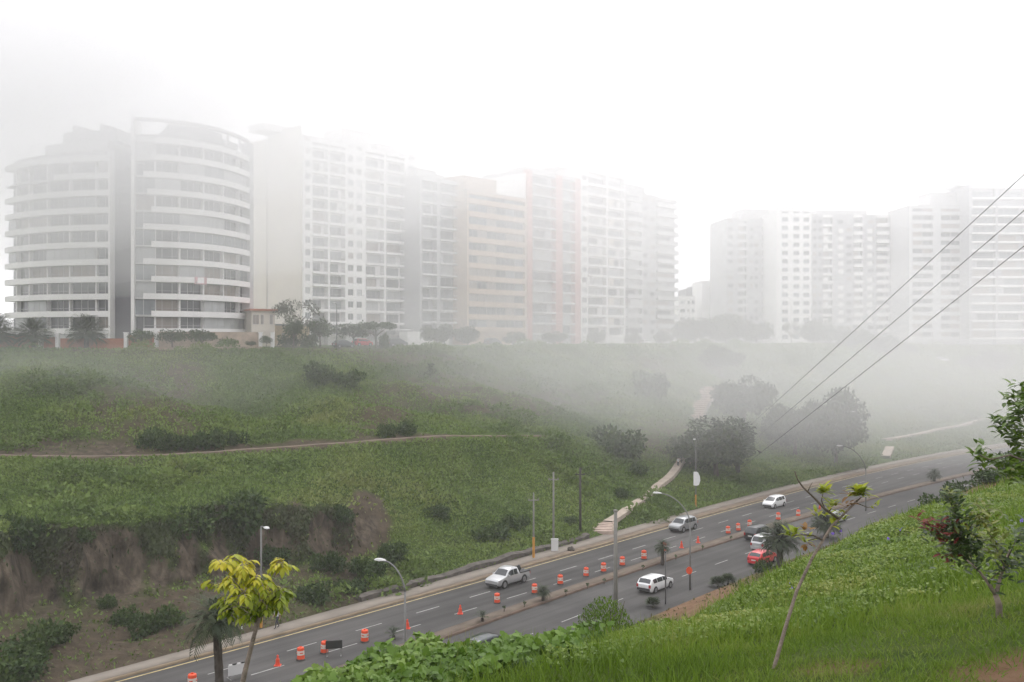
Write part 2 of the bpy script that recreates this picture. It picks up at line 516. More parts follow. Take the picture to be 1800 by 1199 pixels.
def extrude_strip(name, us, fa, fb, h, material, z0=-.1):
    """raised strip with vertical faces on both long sides (kerbs, pavement, median)"""
    va, vb = fa(us), fb(us)
    xa, ya = to_xy(us, va); xb, yb = to_xy(us, vb)
    n = len(us)
    o_ = np.ones(n)
    V = np.concatenate([np.stack([xa, ya, z0 * o_], 1), np.stack([xa, ya, h * o_], 1), np.stack([xb, yb, h * o_], 1), np.stack([xb, yb, z0 * o_], 1)])
    i = np.arange(n - 1)
    Fx = np.concatenate([np.stack([k * n + i, k * n + i + 1, (k + 1) * n + i + 1, (k + 1) * n + i], 1) for k in range(3)])
    o = link_mesh(name, grid_mesh(name, V, Fx, material, False))
    o['kind'] = 'structure'
    return o
extrude_strip('kerb', US, lambda u: vF(u), lambda u: vF(u) + .3, .15, M['kerb'])
extrude_strip('verge', US, lambda u: vF(u) + .3, lambda u: np.maximum(vO(u) - 1.9, vF(u) + .4), .12, M['dirt'])
extrude_strip('pavement', US, lambda u: np.maximum(vO(u) - 1.9, vF(u) + .4), lambda u: vO(u) + .05, .16, M['pave'])
M['mkerb'] = mat('weathered_kerb', (.11, .075, .055), .9, var=.3, scale=.7, bump=.3)
extrude_strip('median_kerb', US, lambda u: vM(u), lambda u: vM(u) + .25, .17, M['mkerb'])
extrude_strip('median', US, lambda u: vM(u) + .25, lambda u: vMf(u), .14, M['median'])
strip('yellow_road_line', US, lambda u: vF(u) - .5, lambda u: vF(u) - .34, .005, .005, M['ypaint'])

def dashes(name, f, u0, u1, step=7.0, ln=2.9, w=.13):
    mb = MB()
    u = u0
    while u < u1:
        a, b = u, u + ln
        q = []
        for uu, s in ((a, -1), (b, -1), (b, 1), (a, 1)):
            x, y = to_xy(uu, float(f(uu)) + s * w / 2)
            q.append((x, y, .006))
        mb.add(q, [(0, 1, 2, 3)])
        u += step
    o = mb.build(name, M['paint'])
    o['kind'] = 'structure'
dashes('lane_dashes', lambda u: vA(u) if u < 84 else (vF(u) - (vF(84.) - vA(84.))), 45.6 - 14, 240)
dashes('lane_dashes', lambda u: vB(u) if u < 80 else (vF(u) - (vF(80.) - vB(80.))), 47.6 - 14, 240)
dashes('lane_dashes', lambda u: vM(u) - 4.7, 31.0, 240)

# ------------------------------------------------------------------ far hillside, cliff and plateau: one lofted sheet
def row(pts):
    a = []
    for (px, py, Y) in pts:
        p = P(px, py, Y)
        u, v = to_uv(p.x, p.y)
        a.append((u, v, p.z))
    a = np.array(sorted(a))
    def f(u): return np.interp(u, a[:, 0], a[:, 1]), np.interp(u, a[:, 0], a[:, 2])
    return f
ROWS = [
    row([(-250, 1110, 73), (0, 1090, 80), (200, 1050, 88), (400, 1010, 95), (560, 985, 101), (700, 975, 108), (900, 935, 118), (1100, 880, 138), (1300, 835, 166), (1500, 808, 196), (1700, 778, 228), (1950, 750, 270)]),
    row([(-250, 930, 76), (0, 925, 83.5), (200, 918, 91.5), (400, 890, 99), (560, 885, 105), (700, 900, 114), (900, 880, 126), (1100, 835, 148), (1300, 800, 180), (1500, 775, 212), (1700, 750, 246), (1950, 730, 290)]),
    row([(-250, 812, 100), (0, 805, 107), (200, 806, 112), (340, 800, 115), (600, 783, 123), (760, 772, 131), (900, 768, 141), (1100, 772, 161), (1300, 740, 202), (1500, 715, 240), (1700, 695, 277), (1950, 690, 322)]),
    row([(-250, 806, 103), (0, 799, 110), (200, 800, 115), (340, 795, 118), (600, 778, 126), (760, 767, 134), (900, 763, 144), (1100, 767, 163), (1300, 735, 205), (1500, 710, 243), (1700, 690, 280), (1950, 685, 326)]),
    row([(-250, 690, 125), (0, 690, 130), (300, 690, 138), (600, 690, 150), (900, 690, 169), (1100, 690, 196), (1300, 680, 241), (1500, 660, 281), (1700, 650, 322), (1950, 645, 365)]),
    row([(-250, 617, 145), (0, 616, 150), (300, 616, 160), (480, 615, 168), (700, 619, 182), (900, 610, 206), (1100, 607, 241), (1300, 606, 286), (1500, 605, 331), (1700, 604, 371), (1950, 603, 425)]),
]
SUB = [16, 30, 26, 4, 26, 26, 10, 14]
def hill_grid():
    us = np.concatenate([np.linspace(-75, 20, 150), np.linspace(20, 140, 300)[1:], np.linspace(140, 320, 230)[1:], np.linspace(320, 430, 40)[1:]])
    v0, z0 = vO(us) + .05, np.full(len(us), .10)
    cs = [(v0, z0)]
    for r in ROWS: cs.append(r(us))
    v6, z6 = cs[-1]
    cs.append((v6 + 14, np.full(len(us), 23.0)))
    cs.append((np.maximum(v6 + 250, 420), np.full(len(us), 23.4)))
    Vs, T = [], []
    for k in range(len(cs) - 1):
        n = SUB[k]
        for j in range(n):
            t = j / n
            Vs.append((cs[k][0] * (1 - t) + cs[k + 1][0] * t, cs[k][1] * (1 - t) + cs[k + 1][1] * t)); T.append(k + t)
    Vs.append(cs[-1]); T.append(len(cs) - 1)
    v = np.array([a for a, b in Vs]); z = np.array([b for a, b in Vs]); T = np.array(T)
    # soften the creases of the loft, except at the cliff and the terrace
    for it in range(3):
        w = np.ones(len(T)) * .5
        w[(np.abs(T - 2) < .12) | (np.abs(T - 3) < .2) | (np.abs(T - 4) < .2) | (T < .2)] = 0.05
        zz = z.copy(); zz[1:-1] = (z[:-2] + 2 * z[1:-1] + z[2:]) / 4
        z = z * (1 - w[:, None]) + zz * w[:, None]
    U = np.repeat(us[None, :], len(T), 0)
    TT = np.repeat(T[:, None], len(us), 1)
    X, Y = to_xy(U, v)
    px = 900 + F * X / np.maximum(Y, 5)
    # relief -------------------------------------------------------
    up = np.clip((TT - 4) / 2, 0, 1); win_up = np.sin(np.pi * up) * (TT < 6)
    lo = np.clip((TT - 2) / 1, 0, 1); win_lo = np.sin(np.pi * lo) * ((TT > 2) & (TT < 3))
    toe = np.sin(np.pi * np.clip(TT, 0, 1)) * (TT < 1)
    z = z + win_up * (4.2 * fbm(U / 20 + v / 60, v / 45, 3) + 1.6 * fbm(U / 6, v / 9, 9))
    z = z + win_lo * (1.9 * fbm(U / 15, v / 30, 21) + .9 * fbm(U / 4, v / 5, 25))
    z = z + toe * (1.3 * fbm(U / 8, v / 6, 31) + .4 * fbm(U / 2.2, v / 2, 35))
    z = z + (TT > .15) * (TT < 6) * .35 * fbm(U / 1.7, v / 1.7, 41)
    # fluted rock face at the left, fading out to the right
    cl = np.clip((TT - .85) / .25, 0, 1) * np.clip((2.12 - TT) / .15, 0, 1) * np.clip((680 - px) / 130, 0, 1)
    flute = np.abs(fbm(U / 6.0, TT * .5, 51)) * 6.5 + .8 * fbm(U / 1.8, z / 5, 55) + .35 * fbm(U / .7, z / 1.2, 58)
    v = v + cl * (flute - .9)
    X, Y = to_xy(U, v)
    px = 900 + F * X / np.maximum(Y, 5); py = 599.5 + F * (CAM_Z - z) / np.maximum(Y, 5)
    # ground kinds ---------------------------------------------------
    nz = fbm(U / 9, v / 9, 61); nf = fbm(U / 2, v / 2, 65)
    def ell(cx, cy, rx, ry, s=.25):
        d = np.sqrt(((px - cx) / rx) ** 2 + ((py - cy) / ry) ** 2) + nz * .35 + nf * .2
        return np.clip((1 - d) / s + .5, 0, 1)
    soil = np.zeros_like(z)
    for e in [(250, 735, 120, 80), (120, 785, 110, 26), (320, 670, 50, 50), (210, 770, 150, 40), (690, 715, 40, 55), (640, 740, 30, 45), (800, 690, 150, 38), (720, 632, 110, 12),
              (1000, 700, 90, 22), (900, 715, 120, 25), (1170, 770, 70, 35), (1150, 640, 60, 25)]:
        soil = np.maximum(soil, ell(*e, .7) * np.clip(.78 + nf * .9 + nz * .4, 0, .92))
    soil = np.maximum(soil, np.clip((TT > 2.98) * (TT < 4.04) * (px < 790) * (.95 + .4 * nf), 0, 1))
    soil = np.maximum(soil, np.clip((1.05 - TT) / .2, 0, 1) * np.clip((740 - px) / 120, 0, 1) * np.clip(.98 + nz * .7, 0, 1))
    for e in [(590, 950, 60, 60), (640, 920, 40, 50), (520, 920, 22, 50)]: soil = np.maximum(soil, ell(*e))
    soil = np.maximum(soil, np.clip((TT - 5.85) / .15, 0, 1) * np.clip(.55 + nz, 0, .9) * (TT < 7))
    band = np.clip((TT - .85 + nf * .15) / .15, 0, 1) * np.clip((1.97 + nz * .15 - TT) / .1, 0, 1)
    faces = np.zeros_like(z)
    for e in [(195, 1005, 76, 92), (18, 1035, 56, 80), (85, 1060, 28, 60), (470, 985, 46, 70), (330, 985, 26, 60), (385, 980, 20, 66), (562, 935, 26, 46), (640, 925, 20, 34), (280, 1010, 24, 40)]: faces = np.maximum(faces, ell(*e, .3))
    rock = band * faces
    CLIFF = band * np.clip((640 - px) / 60, 0, 1)
    rock = np.maximum(rock, ell(130, 792, 110, 16) * .7)
    V = np.stack([X, Y, z], 2)
    return V, soil, rock, TT, px, py, CLIFF
HV, HSOIL, HROCK, HT, HPX, HPY, HCLIFF = hill_grid()
nr, nc = HT.shape
ii, jj = np.meshgrid(np.arange(nr - 1), np.arange(nc - 1), indexing='ij')
HF = np.stack([ii * nc + jj, ii * nc + jj + 1, (ii + 1) * nc + jj + 1, (ii + 1) * nc + jj], 2).reshape(-1, 4)
hill_me = grid_mesh('hillside', HV.reshape(-1, 3), HF, M['hill'], True, [('soil', 'POINT', HSOIL.ravel()), ('rock', 'POINT', HROCK.ravel())])
hill = link_mesh('hillside', hill_me); hill['kind'] = 'structure'
HBVH = BVHTree.FromPolygons([tuple(v) for v in HV.reshape(-1, 3).tolist()], HF.tolist())

CAMP = Vector((0, 0, CAM_Z))
def hill_px(px, py):
    for k in range(8):                       # step up the picture if the ray only grazes the pavement in front
        d = Vector(((px - 900) / F, 1, -(py - k - 599.5) / F))
        h = HBVH.ray_cast(CAMP, d.normalized())
        if h[0] is not None: return h[0]
    return P(px, py, 300)
def hill_z(X, Y):
    h = HBVH.ray_cast(Vector((X, Y, 200)), Vector((0, 0, -1)))
    return h[0].z if h[0] is not None else 23.0
def top_at(px, Y):
    X = (px - 900) / F * Y
    return Vector((X, Y, hill_z(X, Y)))

# ------------------------------------------------------------------ near lawn and slope
V_EDGE = 7.4
def v_vine(u): return np.clip(6.6 - (np.asarray(u) - 5) * .35, 4.2, 6.6)
def near_z(u, v):
    u = np.asarray(u, float); v = np.asarray(v, float)
    zl = np.where(v > -2, 22.3 - .21 * v, 22.72 + .03 * (-2 - v))
    zE = np.interp(u, [0, 5.8, 6.8, 8.2, 9.5, 12, 15, 20, 28, 60], [20.7, 20.62, 20.68, 20.5, 20.2, 20.0, 20.25, 20.38, 20.4, 20.2])
    zl = np.minimum(zl, np.where(v > 0, 22.3 - (22.3 - zE) * np.clip(v, 0, V_EDGE) / V_EDGE, zl))
    nv = vN(u)
    s = np.clip((v - V_EDGE) / (nv - V_EDGE), 0, 1)
    k = np.interp(s, [0, .025, .07, .16, .35, .57, .77, 1], [1, .975, .90, .72, .47, .34, .195, 0.0])
    k2 = np.interp(s, [0, .05, .15, .37, .5, .65, .8, 1], [1, .96, .88, .69, .48, .30, .16, 0])
    f2 = np.clip((u - 50) / 25, 0, 1)
    k = k * (1 - f2) + k2 * f2
    z = np.where(v > V_EDGE, zE * k + .04 * (1 - k), zl)
    z = z + .10 * fbm(u / 2.5, v / 2.5, 81) * (s < .02)
    z = z + .9 * fbm(u / 7, v / 7, 85) * np.sin(np.pi * np.clip(s, 0, 1)) ** .7 * (s > 0)
    return z
def near_grid():
    us = np.concatenate([np.linspace(-60, -6, 40), np.linspace(-6, 40, 260)[1:], np.linspace(40, 120, 120)[1:], np.linspace(120, 330, 80)[1:]])
    vs_a = np.concatenate([np.linspace(-40, -3, 16), np.linspace(-3, V_EDGE + 2, 90)[1:]])
    rows = []
    for v in vs_a: rows.append(np.full(len(us), v))
    nv = vN(us)
    for t in np.linspace(0, 1, 70)[1:]: rows.append((V_EDGE + 2) * (1 - t) + (nv + .02) * t)
    v = np.array(rows); U = np.repeat(us[None], len(v), 0)
    z = near_z(U, v)
    X, Y = to_xy(U, v)
    n1 = fbm(U / 3, v / 3, 91); n2 = fbm(U / .7, v / .7, 95)
    soil = np.clip(.42 + n1 * .9, 0, 1) * (v > V_EDGE + 1.5)
    def circ(cx, cy, r, s=.3): return np.clip((1.15 - np.hypot(X - cx, Y - cy) / r - n1 * .25 - n2 * .18) / s, 0, 1)
    soil = np.maximum(soil, circ(3.9, 5.5, 1.5))
    soil = np.maximum(soil, circ(2.4, 7.2, .35) * .6)
    px = 900 + F * X / np.maximum(Y, 3); py = 599.5 + F * (CAM_Z - z) / np.maximum(Y, 3)
    e = np.sqrt(((px - 1215) / 120) ** 2 + ((py - 1055) / 34) ** 2) + n1 * .3
    soil = np.where(v > V_EDGE + 4, np.maximum(soil, np.clip((1.1 - e) / .3, 0, 1)), soil)
    return np.stack([X, Y, z], 2), soil
NV, NSOIL = near_grid()
nr, nc = NSOIL.shape
ii, jj = np.meshgrid(np.arange(nr - 1), np.arange(nc - 1), indexing='ij')
NF = np.stack([ii * nc + jj, ii * nc + jj + 1, (ii + 1) * nc + jj + 1, (ii + 1) * nc + jj], 2).reshape(-1, 4)
near = link_mesh('near_slope', grid_mesh('near_slope', NV.reshape(-1, 3), NF, M['near'], True, [('soil', 'POINT', NSOIL.ravel()), ('rock', 'POINT', NSOIL.ravel() * 0)]))
near['kind'] = 'structure'
NBVH = BVHTree.FromPolygons([tuple(v) for v in NV.reshape(-1, 3).tolist()], NF.tolist())
def near_px(px, py):
    d = Vector(((px - 900) / F, 1, -(py - 599.5) / F))
    h = NBVH.ray_cast(CAMP, d.normalized())
    return h[0] if h[0] is not None else G(px, max(py, 700))
def near_at(X, Y):
    u, v = to_uv(X, Y)
    return Vector((X, Y, float(near_z(u, v))))

# ------------------------------------------------------------------ buildings
GL = ['glass', 'glass', 'glass', 'glass2', 'glass4', 'glass3']
def curtain(r, w=None): return r.choice(w or GL)

class Bld:
    """a building in its own frame: x along the facade, y away from the street, z up"""
    def __init__(s, name, label, px0, Y0, ang, z0, cat='building', seed=1):
        s.X0, s.Y0, s.a, s.z0 = (px0 - 900) / F * Y0, Y0, R(ang), z0
        s.root = empty(name, (s.X0, s.Y0, z0), label, cat, None, s.a)
        s.r = random.Random(seed)
        s.win = []
    def x(s, px):
        k = (px - 900) / F
        return (k * s.Y0 - s.X0) / (math.cos(s.a) - k * math.sin(s.a))
    def z(s, px, py):
        x = s.x(px)
        Y = s.Y0 + x * math.sin(s.a)
        return CAM_Z + (599.5 - py) / F * Y - s.z0
    def part(s, name, mb, m): return mb.build(name, m, s.root)
    def window(s, x0, x1, z0, z1, y, glass, nv=2, name='window', nh=1, t=.06):
        s.win.append((name, x0, x1, z0, z1, y, glass, nv, nh, t))
    def finish(s):
        s.win.sort(key=lambda w: -(w[2] - w[1]) * (w[4] - w[3]) + .02 * w[3])
        cache = {}
        rest = []
        cnt = {}
        for w in s.win:
            name, x0, x1, z0, z1, y, glass, nv, nh, t = w
            cnt[name] = cnt.get(name, 0) + 1
            if cnt[name] > 99: rest.append(w); continue
            key = (round(x1 - x0, 2), round(z1 - z0, 2), glass, nv, nh)
            if key in cache:
                o = bpy.data.objects.new(name, cache[key].data); COL.objects.link(o); o.parent = s.root; o.location = (x0, y, z0)
            else:
                mb = MB(); s._win(mb, 0, 0, 0, x1 - x0, z1 - z0, nv, nh, t)
                o = mb.build(name, [M[glass], M['frame']], s.root, (x0, y, z0)); cache[key] = o
        if rest:
            mats = [M[g] for g in ('glass', 'glass2', 'glass3', 'glass4', 'frame')]
            ix = {'glass': 0, 'glass2': 1, 'glass3': 2, 'glass4': 3}
            mb = MB()
            for (name, x0, x1, z0, z1, y, glass, nv, nh, t) in rest: s._win(mb, x0, y, z0, x1 - x0, z1 - z0, nv, nh, t, ix[glass], 4)
            o = mb.build('window', mats, s.root); o['kind'] = 'stuff'
    @staticmethod
    def _win(mb, x, y, z, w, h, nv, nh, t, gi=0, fi=1):
        mb.box(x + t, x + w - t, y - .01, y + .04, z + t, z + h - t, gi)
        mb.box(x, x + w, y - .05, y + .04, z, z + t, fi); mb.box(x, x + w, y - .05, y + .04, z + h - t, z + h, fi)
        mb.box(x, x + t, y - .048, y + .038, z + t, z + h - t, fi); mb.box(x + w - t, x + w, y - .048, y + .038, z + t, z + h - t, fi)
        for i in range(1, nv):
            xx = x + w * i / nv
            mb.box(xx - t / 2, xx + t / 2, y - .045, y + .03, z + t, z + h - t, fi)
        for i in range(1, nh):
            zz = z + h * i / nh
            mb.box(x + t, x + w - t, y - .042, y + .03, zz - t / 2, zz + t / 2, fi)

def slab_tower(b, cols, nfl, h, H, depth, wallm, slabm, base=0.0, para=.45, rail=True, recess=1.5, win_h=1.45, win_sill=.95, glassw=None, colmats=None, sl=.32, top_skip=0, bal_out=.12, baltypes=None):
    """cols: (x0, x1, kind); kind pier | bal | win | win2 | blank | strip"""
    x_end = max(c[1] for c in cols)
    core = MB(); core.box(cols[0][0] + .05, x_end - .05, recess + .02, depth, 0, H - .02)
    b.part('wall', core, wallm)
    for (x0, x1, k) in cols:
        m = (colmats or {}).get(k, wallm)
        if k in ('pier', 'blank', 'pier2'):
            b.part('pier', MB().box(x0, x1, 0, recess + .02, 0, H), m)
        elif k in ('win', 'win2'):
            # wall with real openings: spandrels and jambs
            mb = MB()
            n = 1 if k == 'win' else 2
            w = (x1 - x0) / n
            ww = min(w * .62, 2.2)
            jx = [x0]
            for i in range(n): jx += [x0 + w * (i + .5) - ww / 2, x0 + w * (i + .5) + ww / 2]
            jx.append(x1)
            for i in range(0, len(jx), 2): mb.box(jx[i], jx[i + 1], 0, recess, 0, H)
            for i in range(n):
                zz = 0
                for f in range(nfl):
                    zs = base + f * h + win_sill
                    mb.box(jx[1 + 2 * i], jx[2 + 2 * i], .003, recess, zz, zs)
                    zz = zs + win_h
                mb.box(jx[1 + 2 * i], jx[2 + 2 * i], .003, recess, zz, H)
            b.part('wall', mb, m)
            for i in range(n):
                for f in range(nfl):
                    zs = base + f * h + win_sill
                    b.window(jx[1 + 2 * i], jx[2 + 2 * i], zs, zs + win_h, .14, curtain(b.r, glassw), 2)
        elif k in ('bal', 'bal2', 'strip'):
            for f in range(nfl - top_skip):
                zf = base + f * h
                sm = (colmats or {}).get(k + '_slab', slabm)
                pp = para
                if k == 'bal2': pp = 1.0
                ty = k if baltypes is None else baltypes(b, k, f)
                mb = MB()
                yo = -bal_out - (.5 if k == 'bal2' else 0)
                mb.box(x0 + .02, x1 - .02, yo, recess, zf - sl / 2, zf + sl / 2)
                if ty != 'none': mb.box(x0 + .02, x1 - .02, yo - .003, yo + .12, zf + sl / 2, zf + sl / 2 + pp)
                if rail and ty != 'none' and pp < .9:
                    mb.box(x0 + .05, x1 - .05, yo + .02, yo + .07, zf + 1.02, zf + 1.09, 1)
                    nx = max(2, int((x1 - x0) / 1.2))
                    for q in range(nx + 1):
                        xx = x0 + .06 + (x1 - x0 - .16) * q / nx
                        mb.box(xx, xx + .04, yo + .022, yo + .066, zf + sl / 2 + pp, zf + 1.02, 1)
                b.part('balcony', mb, [sm, M['rail']])
                n = 1 if (x1 - x0) < 5 or k == 'strip' else 2
                # glazing of the recess, with a solid jamb here and there
                xs = x0 + .1
                w = (x1 - x0 - .2)
                if k == 'strip':
                    cuts = max(2, int(w / 3.2))
                    for q in range(cuts):
                        b.window(x0 + .1 + w * q / cuts, x0 + .1 + w * (q + 1) / cuts - .12, zf + sl / 2 + .02, zf + h - sl / 2 - .02, recess - .1, curtain(b.r, glassw), 2)
                else:
                    jam = b.r.choice([0, .12, .22, .3]) * w
                    side = b.r.random() < .5
                    b.window(xs + (jam if side else 0), xs + w - (0 if side else jam), zf + sl / 2 + .02, zf + h - sl / 2 - .25, recess - .08, curtain(b.r, glassw), 3 if w > 4 else 2)
            b.part('parapet', MB().box(x0 + .02, x1 - .02, -bal_out, recess + .01, H - .9 if not top_skip else H - .5, H - .01), slabm)
    b.part('roof', MB().box(.1, x_end - .1, .1, depth - .1, H + .003, H + .18), M['roof'])

def roofbox(b, px0, px1, pytop, y0, y1, H, m, name='roof_house', tank=False):
    x0, x1 = b.x(px0), b.x(px1)
    zt = b.z((px0 + px1) / 2, pytop)
    mb = MB().box(x0, x1, y0, y1, H + .15, max(zt, H + 1))
    mb.box(x0 - .15, x1 + .15, y0 - .15, y1 + .15, max(zt, H + 1) + .002, max(zt, H + 1) + .2)
    b.part(name, mb, m)

# --- two apartment blocks with a curved face at the left
def arc_pts(ctrl, n):
    c = np.array([[(px - 900) / F * Y, Y] for px, Y in ctrl])
    t = np.concatenate([[0], np.cumsum(np.hypot(*np.diff(c, axis=0).T))])
    # quadratic fit of the plan curve
    fx = np.polyfit(t, c[:, 0], 2); fy = np.polyfit(t, c[:, 1], 2)
    s = np.linspace(0, t[-1], n)
    return np.stack([np.polyval(fx, s), np.polyval(fy, s)], 1)
def plan_off(p, d):
    t = np.gradient(p, axis=0)
    t /= np.linalg.norm(t, axis=1, keepdims=True)
    return p + np.stack([-t[:, 1], t[:, 0]], 1) * d        # d > 0 goes away from the street

def curved_strip(mb, pf, pb, z0, z1, mi=0):
    n = len(pf)
    vs = [(x, y, z0) for x, y in pf] + [(x, y, z0) for x, y in pb] + [(x, y, z1) for x, y in pf] + [(x, y, z1) for x, y in pb]
    fs = []
    for i in range(n - 1):
        fs += [(i, i + 1, 2 * n + i + 1, 2 * n + i), (n + i + 1, n + i, 3 * n + i, 3 * n + i + 1), (2 * n + i, 2 * n + i + 1, 3 * n + i + 1, 3 * n + i), (i + 1, i, n + i, n + i + 1)]
    fs += [(0, 2 * n, 3 * n, n), (n - 1, 2 * n - 1, 4 * n - 1, 3 * n - 1)]
    mb.add(vs, fs, mi)

def curved_block(name, label, ctrl, zb, nfl, h, ztop, seed, trim_left, wallm, light_prob, top_fn, piers=True):
    r = random.Random(seed)
    N = 41
    pl = arc_pts(ctrl, N)
    O = pl[N // 2]
    root = empty(name, (O[0], O[1], zb - 2.6), label, 'building')
    zr = -(zb - 2.6)
    loc = pl - O
    g = plan_off(loc, 1.6)
    bk = plan_off(loc, 16)
    core = MB(); curved_strip(core, plan_off(loc, 1.75), bk, 0, ztop + zr)
    core.build('wall', wallm, root)
    base = MB(); curved_strip(base, plan_off(loc, .3), plan_off(loc, 1.7), 0, 2.0)
    base.build('plinth', M['lgrey'], root)
    for k in range(nfl + 1):
        z = zb + k * h + zr
        a = trim_left(k, r)
        mb = MB(); curved_strip(mb, loc[a:], plan_off(loc, .22)[a:], z - .5, z + .52)
        mb.build('balcony_parapet', M['white'], root)
        sb = MB(); curved_strip(sb, plan_off(loc, .225), plan_off(loc, 1.7), z - .48, z - .2)
        sb.build('floor_slab', M['lgrey'], root)
    segs = [0, 5, 12, 20, 28, 36, 40]
    for k in range(nfl):
        z = zb + k * h + zr
        rowlight = r.random()
        for q in range(len(segs) - 1):
            a, c = segs[q], segs[q + 1]
            p = light_prob(q, k, rowlight)
            gl = 'glass2' if r.random() < p * .5 else ('glass3' if r.random() < p else ('glass4' if r.random() < .2 else 'glass'))
            yo = 1.6 if gl in ('glass', 'glass4') else .75
            mb = MB()
            curved_strip(mb, plan_off(loc, yo)[a:c + 1], plan_off(loc, yo + .08)[a:c + 1], z - .15, z + h - .55, 0)
            for t in np.linspace(a, c, 4 if c - a > 5 else 3):
                i = min(int(round(t)), N - 2)
                p0, p1 = plan_off(loc, yo - .04)[i], plan_off(loc, yo + .1)[i]
                d = (loc[i + 1] - loc[i]); d /= np.linalg.norm(d)
                w = .05
                mb.prism([tuple(p0 - d * w), tuple(p0 + d * w), tuple(p1 + d * w), tuple(p1 - d * w)], z - .15, z + h - .56, 1)
            mb.build('window', [M[gl], M['frame']], root)
        if r.random() < .6:
            pass
    for i in (5, 12, 20, 28, 36) if piers else ():
        p0, p1 = plan_off(loc, .9)[i], plan_off(loc, 1.6)[i]
        d = (loc[min(i + 1, N - 1)] - loc[i - 1]); d /= np.linalg.norm(d)
        MB().prism([tuple(p0 - d * .16), tuple(p0 + d * .16), tuple(p1 + d * .16), tuple(p1 - d * .16)], 2.0, ztop + zr - .6).build('column', M['white'], root)
    rl = MB()
    for k in range(nfl):
        z = zb + k * h + zr
        a = max(1, trim_left(k, random.Random(seed + k)))
        curved_strip(rl, plan_off(loc, .08)[a:-1], plan_off(loc, .13)[a:-1], z + .95, z + 1.0)
    rl.build('handrail', M['rail'], root)
    top_fn(root, loc, bk, ztop + zr, zr)
    return root, loc, O

ZB = 25.7
def topA(root, loc, bk, zt, zr):
    mb = MB(); curved_strip(mb, plan_off(loc, 1.6), bk, zt + .01, zt + .3)
    mb.build('roof', M['roof'], root)
    q = plan_off(loc, 3.2); e = plan_off(loc, 13)
    mb = MB(); curved_strip(mb, q[14:38], e[14:38], zt + .3, zt + 2.4)
    mb.build('penthouse', M['lgrey'], root)
    mb = MB(); curved_strip(mb, q[22:41], e[22:41], zt + 2.41, zt + 4.2)
    mb.build('penthouse', M['greyr'], root)
    for i in (26, 35):
        p, c = plan_off(loc, 3.0)[i], plan_off(loc, 3.0)[min(i + 6, 40)]
        b_, d_ = plan_off(loc, 9.0)[i], plan_off(loc, 9.0)[min(i + 6, 40)]
        z = zt + 4.2
        MB().add([(*p, z), (*c, z), (*d_, z), (*b_, z), (*p, z + 1.3), (*c, z + .3), (*d_, z + .3), (*b_, z + 1.3)],
                 [(0, 3, 2, 1), (4, 5, 6, 7), (0, 1, 5, 4), (1, 2, 6, 5), (2, 3, 7, 6), (3, 0, 4, 7)]).build('skylight', M['roof'], root)
    # end pier at the right
    p0, p1 = loc[-1], plan_off(loc, 1.7)[-1]
    MB().prism([(p0[0], p0[1]), (p0[0] + .35, p0[1]), (p1[0] + .35, p1[1]), (p1[0], p1[1])], 1.0, zt).build('end_wall', M['white'], root)
curved_block('curved_apartment_block', 'leftmost apartment block, curved, with white balcony bands and dark glass', [(8, 184), (50, 178), (100, 174.5), (150, 172.8), (190, 172.3)],
             ZB, 10, 3.0, 57.0, 3, lambda k, r: 24 if k == 9 else 0, M['greyr'], lambda q, k, rl: .10, topA)
M['dgrey2'] = mat('grey_cladding_trim', (.20, .20, .215), .6, var=.1)
# dark slab between the two: its own recessed stair tower
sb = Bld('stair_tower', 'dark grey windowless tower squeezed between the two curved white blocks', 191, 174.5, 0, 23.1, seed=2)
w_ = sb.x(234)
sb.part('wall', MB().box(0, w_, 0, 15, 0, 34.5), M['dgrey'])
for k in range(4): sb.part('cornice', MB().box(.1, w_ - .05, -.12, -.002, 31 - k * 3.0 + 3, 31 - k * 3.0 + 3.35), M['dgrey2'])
sb.part('roof', MB().box(-.1, w_ + .02, .1, 15, 34.51, 34.9), M['roof'])

